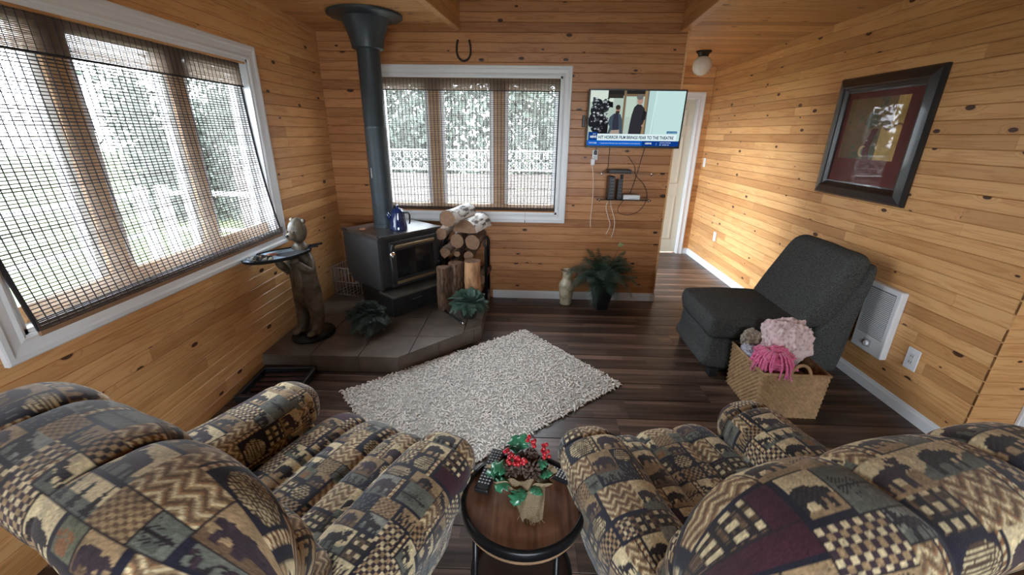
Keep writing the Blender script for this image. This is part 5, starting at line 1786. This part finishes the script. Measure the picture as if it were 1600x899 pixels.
def plush(name, c, c2, sc, vor=False, bump=.8):
    mt, nt, b = new_mat(name)
    tc = N(nt, 'ShaderNodeTexCoord')
    nz = N(nt, 'ShaderNodeTexVoronoi' if vor else 'ShaderNodeTexNoise'); nz.inputs['Scale'].default_value = sc
    nt.links.new(tc.outputs['Object'], nz.inputs['Vector'])
    o = nz.outputs['Distance'] if vor else nz.outputs['Fac']
    cc = ramp_n(nt, o, [(.2, c2), (.5, c)] if vor else [(.35, c2), (.6, c)])
    nt.links.new(cc, b.inputs['Base Color']); b.inputs['Roughness'].default_value = .9; b.inputs['Sheen Weight'].default_value = .4
    bp = N(nt, 'ShaderNodeBump'); bp.inputs['Strength'].default_value = bump; bp.inputs['Distance'].default_value = .006
    nt.links.new(o, bp.inputs['Height']); nt.links.new(bp.outputs[0], b.inputs['Normal'])
    return mt
blob_cloth('minky_blanket', 'pale pink embossed plush blanket heaped at the right of the basket', (1.665, 2.42, .395), (.160, .135, .165), plush('pink_plush', (.74,.58,.57), (.52,.36,.36), 42, True), 3, folds=.09)
blob_cloth('rolled_throw', 'beige and brown patterned throw rolled behind the pink shawl in the basket', (1.50, 2.50, .36), (.075, .07, .075), plush('beige_pattern', (.42,.36,.26), (.16,.12,.09), 60), 11)
blob_cloth('grey_print_cloth', 'grey and white printed cloth at the left edge of the basket', (1.462, 2.42, .315), (.05, .10, .045), plush('grey_print', (.50,.50,.55), (.18,.18,.24), 70), 14)
def shawl():
    pm = plush('pink_knit', (.85,.20,.38), (.62,.08,.22), 130, bump=.5)
    o = blob_cloth('pink_shawl', 'bright pink crocheted shawl with fringe hanging over the basket front', (1.520, 2.275, .345), (.140, .125, .095), pm, 21, folds=.16, freq=(4, 7, 11), cat='shawl')
    rg = random.Random(4)
    for i in range(30):
        m = MB(); a = rg.uniform(PI*.85, PI*1.75)
        x0 = .085*math.cos(a); y0 = .10*math.sin(a)
        p = [(x0*.5, y0*.5, .062), (x0*.9, y0*.9, .050), (x0*1.25, y0*1.22, .0+rg.uniform(-.01, .02)), (x0*1.30+rg.uniform(-.012,.012), y0*1.30, -.05-rg.uniform(0, .04))]
        m.tube(p, [.005, .006, .005, .004], 6); m.build('fringe', pm, o, smooth=True)
shawl()

# ------------------------------------------------------------------ round side table and what lies on it
TX, TY, TZ = .017, 1.035, .50
def side_table():
    t = thing('side_table', 'round wooden side table with a black metal rim and a lower shelf, between the recliners', 'table', (TX, TY, 0))
    mt, nt, b = new_mat('worn_walnut')
    tc = N(nt, 'ShaderNodeTexCoord'); mp = N(nt, 'ShaderNodeMapping'); mp.inputs['Scale'].default_value = (26, 2.6, 10)
    nz = N(nt, 'ShaderNodeTexNoise'); nz.inputs['Scale'].default_value = 1.4; nz.inputs['Detail'].default_value = 7; nz.inputs['Distortion'].default_value = .4
    n2 = N(nt, 'ShaderNodeTexNoise'); n2.inputs['Scale'].default_value = 7; n2.inputs['Detail'].default_value = 3
    nt.links.new(tc.outputs['Object'], mp.inputs[0]); nt.links.new(mp.outputs[0], nz.inputs['Vector']); nt.links.new(tc.outputs['Object'], n2.inputs['Vector'])
    f = math_n(nt, 'ADD', math_n(nt, 'MULTIPLY', nz.outputs['Fac'], .55), math_n(nt, 'MULTIPLY', n2.outputs['Fac'], .5))
    c = ramp_n(nt, f, [(.36, (.045,.018,.010)), (.50, (.16,.070,.040)), (.62, (.27,.135,.080)), (.74, (.42,.25,.16))])
    nt.links.new(c, b.inputs['Base Color']); b.inputs['Roughness'].default_value = .38
    rimm = simple('rim_black', (.014,.014,.016,1), .32, .5)
    tanm = simple('tan_edge', (.33,.20,.11,1), .55, noise=.2, scale=20)
    m = MB(); m.lathe([(0, TZ-.030), (.186, TZ-.030), (.186, TZ-.007), (0, TZ-.007)], 64); m.build('tabletop', mt, t, angle=40)
    m = MB(); m.lathe([(.184, TZ-.008), (.184, TZ+.003), (.188, TZ+.006), (.196, TZ+.004), (.200, TZ-.004), (.200, TZ-.026), (.196, TZ-.032), (.186, TZ-.032)], 72); m.build('metal_rim', rimm, t, angle=50)
    m = MB(); m.lathe([(.150, TZ-.048), (.192, TZ-.048), (.194, TZ-.044), (.194, TZ-.033), (.150, TZ-.033)], 64); m.build('tan_band', tanm, t, angle=50)
    m = MB(); m.lathe([(0, .15), (.165, .15), (.168, .154), (.168, .162), (0, .165)], 56); m.build('lower_shelf', simple('shelf_dark', (.03,.013,.008,1), .3, noise=.4, scale=8), t, angle=50)
    m = MB(); m.lathe([(.167, .148), (.176, .148), (.176, .176), (.167, .176), (.167, .148)], 56); m.build('shelf_rim', rimm, t, angle=50)
    for k in range(4):
        a = math.radians(35+90*k)
        ca, sa = math.cos(a), math.sin(a)
        m = MB(); m.tube([(ca*.175, sa*.175, TZ-.04), (ca*.183, sa*.183, .16), (ca*.20, sa*.20, .008)], .009, 8); m.build('leg', rimm, t, smooth=True)
side_table()
def remote(label, loc, rz, L, w):
    t = thing('remote_control', label, 'remote', loc, rz)
    m = MB(); m.box(-w/2, w/2, -L/2, L/2, 0, .018, .005); m.build('body', BLACKP, t)
    bm_ = simple('remote_button', (.42,.43,.45,1), .5)
    b0 = MB(); b0.box(-.0032, .0032, -.0028, .0028, 0, .003, .0008); b = b0.build('button', bm_, t); me = b.data
    first = True
    for i in range(4):
        for j in range(12):
            M = Matrix.Translation((-w*.33+i*w*.22, L*.40-j*L*.068, .0178))
            if first: b.matrix_local = M; first = False
            else: share(me, 'button', t, M)
remote('black remote control with rows of buttons at the left of the table decoration', (TX-.115, TY+.105, TZ-.004), math.radians(-14), .195, .048)
remote('black remote control at the back right of the round table', (TX+.118, TY+.095, TZ-.004), math.radians(62), .16, .044)

def centrepiece():
    z = TZ-.006
    t = thing('berry_arrangement', 'table decoration of red berries, holly leaves and pine cones wrapped in burlap', 'decoration', (TX-.005, TY+.045, z))
    # burlap: gathered wrap with a loose flap toward the viewer
    bl, nt, b = new_mat('burlap')
    tc = N(nt, 'ShaderNodeTexCoord'); wv = N(nt, 'ShaderNodeTexVoronoi'); wv.inputs['Scale'].default_value = 420
    nt.links.new(tc.outputs['Object'], wv.inputs['Vector'])
    c = ramp_n(nt, wv.outputs['Distance'], [(.15, (.50,.40,.25)), (.6, (.30,.22,.13))])
    nt.links.new(c, b.inputs['Base Color']); b.inputs['Roughness'].default_value = .95
    bp = N(nt, 'ShaderNodeBump'); bp.inputs['Strength'].default_value = .6; bp.inputs['Distance'].default_value = .002
    nt.links.new(wv.outputs['Distance'], bp.inputs['Height']); nt.links.new(bp.outputs[0], b.inputs['Normal'])
    n = 60
    U, V = np.meshgrid(np.linspace(0, 2*PI, n*2, endpoint=False), np.linspace(0, 1, 26), indexing='ij')
    r = .030+.055*V+.008*np.sin(U*7)*V+.005*np.sin(U*13+1)*V
    x = r*np.cos(U)*1.25; y = r*np.sin(U)*.75; zz = .006+.055*V**1.5+.012*np.sin(U*5)*V
    grid_obj('burlap_wrap', np.stack([x, y, zz], -1), bl, t, closed_u=True)
    # flap
    U, V = np.meshgrid(np.linspace(0, 1, 40), np.linspace(-1, 1, 40), indexing='ij')
    w = .060*(1-.55*U**1.3)
    x = V*w+.012+.022*U+.012*U*np.sin(V*3); y = -.030-.105*U+.015*V*U*0; zz = .050*(1-U)**1.4+.010+.008*np.sin(V*6+U*4)
    grid_obj('burlap_flap', np.stack([x, y, zz], -1), bl, t)
    rg = random.Random(6)
    for i in range(9):
        a = rg.uniform(-.9, .9); m = MB()
        p0 = Vector((.034+a*.030, -.130+abs(a)*.02, .012)); m.tube([p0, p0+Vector((a*.015, -.010, .0)), p0+Vector((a*.025+rg.uniform(-.01,.01), -.022, -.002))], .0008, 4); m.build('loose_thread', bl, t)
    # pine cones
    cm = simple('pine_cone', (.13,.085,.065,1), .7, noise=.4, scale=60)
    for (cx_, cy_, cz_, rr_) in ((-.035, .0, .075, .026), (.030, -.006, .078, .028), (.005, .035, .085, .026), (.062, .020, .070, .022), (-.062,.012,.06,.02), (.03,.05,.095,.02)):
        m = MB(); m.ball((cx_, cy_, cz_), rr_*.62, 10, 8)
        for k in range(46):
            ph = k*2.39996; h = 1-2*(k+.5)/46; rad = math.sqrt(1-h*h)
            d = Vector((rad*math.cos(ph), rad*math.sin(ph), h)); c0 = Vector((cx_, cy_, cz_))
            s = d.orthogonal().normalized(); s2 = d.cross(s)
            q = c0+d*rr_*.5; e = c0+d*rr_*1.12
            m.add([tuple(q+s*.006), tuple(q-s*.006), tuple(e-s*.004+s2*.003), tuple(e+s*.004+s2*.003), tuple(e-s2*.002)], [(0,1,2,3),(0,4,1),(0,3,4),(1,4,2)])
        m.build('pine_cone', cm, t, fix=False)
    # holly leaves
    hm = simple('holly_leaf', (.035,.17,.085,1), .28, noise=.5, scale=30, coat=.4)
    def leaf(px_, py_, pz, ang, tilt, L=.050, W_=.024):
        n1, n2 = 17, 7
        U, V = np.meshgrid(np.linspace(0, 1, n1), np.linspace(-1, 1, n2), indexing='ij')
        half = W_*np.sin(PI*np.clip(U, 0, 1))**.7*(1+.28*np.cos(U*PI*7))
        x = U*L; y = V*half; zz = .010*np.sin(PI*U)-.006*V**2+.004*np.sin(U*20)*V
        o = grid_obj('holly_leaf', np.stack([x, y, zz], -1), hm, t)
        md = o.modifiers.new('thick', 'SOLIDIFY'); md.thickness = .0007
        o.matrix_local = Matrix.Translation((px_, py_, pz)) @ Matrix.Rotation(ang, 4, 'Z') @ Matrix.Rotation(-tilt, 4, 'Y')
    for a in ((-.045,-.01,.070,2.7,.2,.065,.028), (-.04,-.025,.058,3.9,-.1,.060,.026), (-.012,-.050,.048,4.5,-.35,.055,.024), (-.005,-.045,.048,4.9,-.30,.045,.020), (.02,-.05,.052,5.9,-.1,.05,.02),
              (-.02,.045,.10,1.7,.9,.06,.026), (-.005,.05,.11,1.2,1.0,.055,.024), (.055,-.02,.07,.1,.3,.045,.02), (.045,.0,.08,.6,.3,.045,.02), (-.06,.01,.055,3.2,.0,.06,.028)):
        leaf(*a)
    # berries on wire stems
    rm = simple('red_berry', (.50,.012,.022,1), .18, coat=.7)
    m = MB(); m.ball((0,0,0), .0072, 12, 8); b0 = m.build('berry', rm, t, smooth=True); me = b0.data; first = True
    clusters = [(-.045, .012, .115, 8), (.0, -.010, .120, 9), (-.010, -.018, .105, 5), (.028, .050, .150, 8), (.072, .030, .125, 9), (-.028, -.005, .118, 5)]
    for (cx_, cy_, cz_, k) in clusters:
        m = MB(); m.tube([(cx_*.4, cy_*.4, .06), (cx_, cy_, cz_)], .0012, 5); m.build('stem', cm, t)
        for i in range(k):
            p = (cx_+rg.uniform(-.017, .017), cy_+rg.uniform(-.014, .014), cz_+rg.uniform(-.014, .02))
            M = Matrix.Translation(p)
            if first: b0.matrix_local = M; first = False
            else: share(me, 'berry', t, M)
centrepiece()
# ------------------------------------------------------------------ outside
GRASS = simple('lawn_green', (.075,.095,.030,1), .95, noise=.35, scale=1.2)
DECKM = simple('weathered_deck', (.085,.072,.066,1), .85, noise=.2, scale=3)
WHT = simple('outdoor_white', (.66,.66,.64,1), .6)
m = MB(); m.box(-40, 40, -20, 40, -.60, -.50); tag(m.build('lawn', GRASS, None, fix=False), 'pale green lawn outside the windows', 'lawn', kind='stuff')
def deck():
    t = thing('deck', 'weathered board deck outside the left window', 'deck', (-3.4, 1.6, -.5))
    m = MB(); m.box(-1.35, 1.35, -3.5, 3.5, 0, .36); m.build('deck_frame', DECKM, t, fix=False)
    k = 0
    x = -1.35
    while x < 1.33:
        m = MB(); m.box(x, x+.134, -3.5, 3.5, .36, .39); m.build('deck_board', DECKM, t, fix=False); x += .14
deck()
def railing(name, label, loc, rz, L, h=.95):
    t = thing(name, label, 'railing', loc, rz)
    for z in (.12, h): 
        m = MB(); m.box(0, L, -.04, .04, z-.02, z+.03, .004); m.build('rail', WHT, t)
    n = int(L/1.6)
    for i in range(n+1):
        x = L*i/n
        m = MB(); m.box(x-.05, x+.05, -.05, .05, 0, h+.1, .006); m.build('post', WHT, t)
    m = MB(); m.box(0, L, -.02, .02, h*.52-.02, h*.52+.02, .004); m.build('rail', WHT, t)
railing('porch_railing', 'white porch railing along the deck outside the left window', (-4.65, -1.8, -.11), PI/2, 6.8)
railing('porch_railing', 'white porch railing across the far end of the deck', (-4.55, 5.2, -.11), 0, 2.4)
# a porch post near the window
def lattice_fence(name, label, loc, rz, L, z0, z1, boards_below=True):
    t = thing(name, label, 'fence', loc, rz)
    h = (z1-z0)/2; n = int(L/h)
    m = MB(); w = .013
    for i in range(n):
        for r in range(2):
            xa, za = i*h, z0+r*h
            for s_ in (1, -1):
                a, b = (xa, xa+h) if s_ > 0 else (xa+h, xa)
                m.poly([(a-w, za), (a+w, za), (b+w, za+h), (b-w, za+h)], .010*s_-.006, .010*s_+.006, 'xz')
            c = [(xa+h/2+.052*math.cos(q*PI/8), -.02, za+h/2+.052*math.sin(q*PI/8)) for q in range(17)]
            m.tube(c, .009, 5, cap=False)
    stuff(m.build('lattice', simple('lattice_white', (.30,.30,.29,1), .7), t, fix=False))
    for z in (z0, z1):
        m = MB(); m.box(0, L, -.03, .03, z-.010, z+.010, .003); m.build('lattice_rail', WHT, t)
    k = int(L/2.4)
    for i in range(k+1):
        x = L*i/k
        m = MB(); m.box(x-.045, x+.045, .025, .115, -.5, z1-.04, .004); m.build('post', simple('fence_tan', (.13,.105,.095,1), .85), t)
    if boards_below:
        z = -.45
        while z < z0-.06:
            m = MB(); m.box(0, L, .0, .022, z, z+.125, .003); m.build('fence_board', simple('fence_tan', (.085,.068,.062,1), .85, noise=.25, scale=2), t); z += .135
lattice_fence('lattice_fence', 'tan board fence topped with white lattice behind the back window', (-5.5, 8.0, 0), 0, 9.6, .96, 1.30)
# trees
def tree(label, loc, H, R, c, seed, group='trees outside the windows'):
    t = thing('leafy_tree', label, 'tree', loc, 0, group)
    rg = np.random.default_rng(seed)
    m = MB(); m.tube([(0, 0, 0), (.06, .03, H*.35), (-.03, .05, H*.7), (0, 0, H*.92)], [.16, .12, .08, .03], 8)
    m.build('trunk', simple('tree_trunk', (.10,.075,.055,1), .9), t, smooth=True)
    n = 5200
    cl = rg.normal(size=(26, 3)); cl /= np.linalg.norm(cl, axis=1)[:, None]; cl *= (rg.random((26, 1))**.4)*np.array([R, R, H*.36]); cl[:, 2] += H*.60
    k = rg.integers(0, 26, n)
    p = cl[k]+rg.normal(size=(n, 3))*R*.26
    a = rg.normal(size=(n, 3)); a /= np.linalg.norm(a, axis=1)[:, None]
    b = np.cross(a, rg.normal(size=(n, 3))); b /= np.linalg.norm(b, axis=1)[:, None]
    s = rg.uniform(.05, .11, (n, 1))
    vs = np.stack([p-a*s, p+b*s*.5, p+a*s, p-b*s*.5], 1)
    me = bpy.data.meshes.new('foliage')
    me.vertices.add(n*4); me.vertices.foreach_set('co', vs.reshape(-1).astype(np.float32))
    me.loops.add(n*4); me.loops.foreach_set('vertex_index', np.arange(n*4, dtype=np.int32))
    me.polygons.add(n); me.polygons.foreach_set('loop_start', np.arange(0, n*4, 4, dtype=np.int32)); me.polygons.foreach_set('loop_total', np.full(n, 4, dtype=np.int32))
    me.update(calc_edges=True)
    me.materials.append(simple('foliage_%d' % int(c[1]*1000), c, .8, noise=.3, scale=2))
    o = bpy.data.objects.new('foliage', me); COL.objects.link(o); o.parent = t; o['kind'] = 'stuff'
for i, (x, y, H, R, lb) in enumerate([(-3.6, 13.0, 5.2, 1.5, 'leafy tree behind the fence, leftmost in the back window'), (.5, 13.5, 5.6, 1.5, 'leafy tree behind the fence in the middle pane of the back window'),
        (4.2, 12.5, 5.4, 1.4, 'leafy tree behind the fence at the right of the back window'), (-8.6, 13.5, 5.5, 1.6, 'leafy tree beyond the fence seen at the right edge of the left window')]):
    tree(lb, (x, y, -.497), H, R, (.05,.066,.048+.002*i,1), 40+i)
def hedge(label, loc, L, H, seed, rz=0):
    t = thing('tall_hedge', label, 'hedge', loc, rz)
    rg = np.random.default_rng(seed)
    n = 26000
    p = np.stack([rg.uniform(0, L, n), rg.normal(0, .35, n), rg.random(n)**.8*H], 1)
    p[:, 2] *= .70+.30*np.sin(p[:, 0]*1.3+seed)+.08*np.sin(p[:, 0]*4.1)
    a = rg.normal(size=(n, 3)); a /= np.linalg.norm(a, axis=1)[:, None]
    b = np.cross(a, rg.normal(size=(n, 3))); b /= np.linalg.norm(b, axis=1)[:, None]
    s = rg.uniform(.06, .12, (n, 1))
    vs = np.stack([p-a*s, p+b*s*.6, p+a*s, p-b*s*.6], 1)
    me = bpy.data.meshes.new('foliage')
    me.vertices.add(n*4); me.vertices.foreach_set('co', vs.reshape(-1).astype(np.float32))
    me.loops.add(n*4); me.loops.foreach_set('vertex_index', np.arange(n*4, dtype=np.int32))
    me.polygons.add(n); me.polygons.foreach_set('loop_start', np.arange(0, n*4, 4, dtype=np.int32)); me.polygons.foreach_set('loop_total', np.full(n, 4, dtype=np.int32))
    me.update(calc_edges=True)
    me.materials.append(simple('hedge_leaf', (.045,.060,.043,1), .8, noise=.3, scale=1.5))
    o = bpy.data.objects.new('foliage', me); COL.objects.link(o); o.parent = t; o['kind'] = 'stuff'
hedge('green hedge of shrubs behind the lattice fence outside the back window', (-9.5, 10.4, -.497), 15, 4.6, 3)
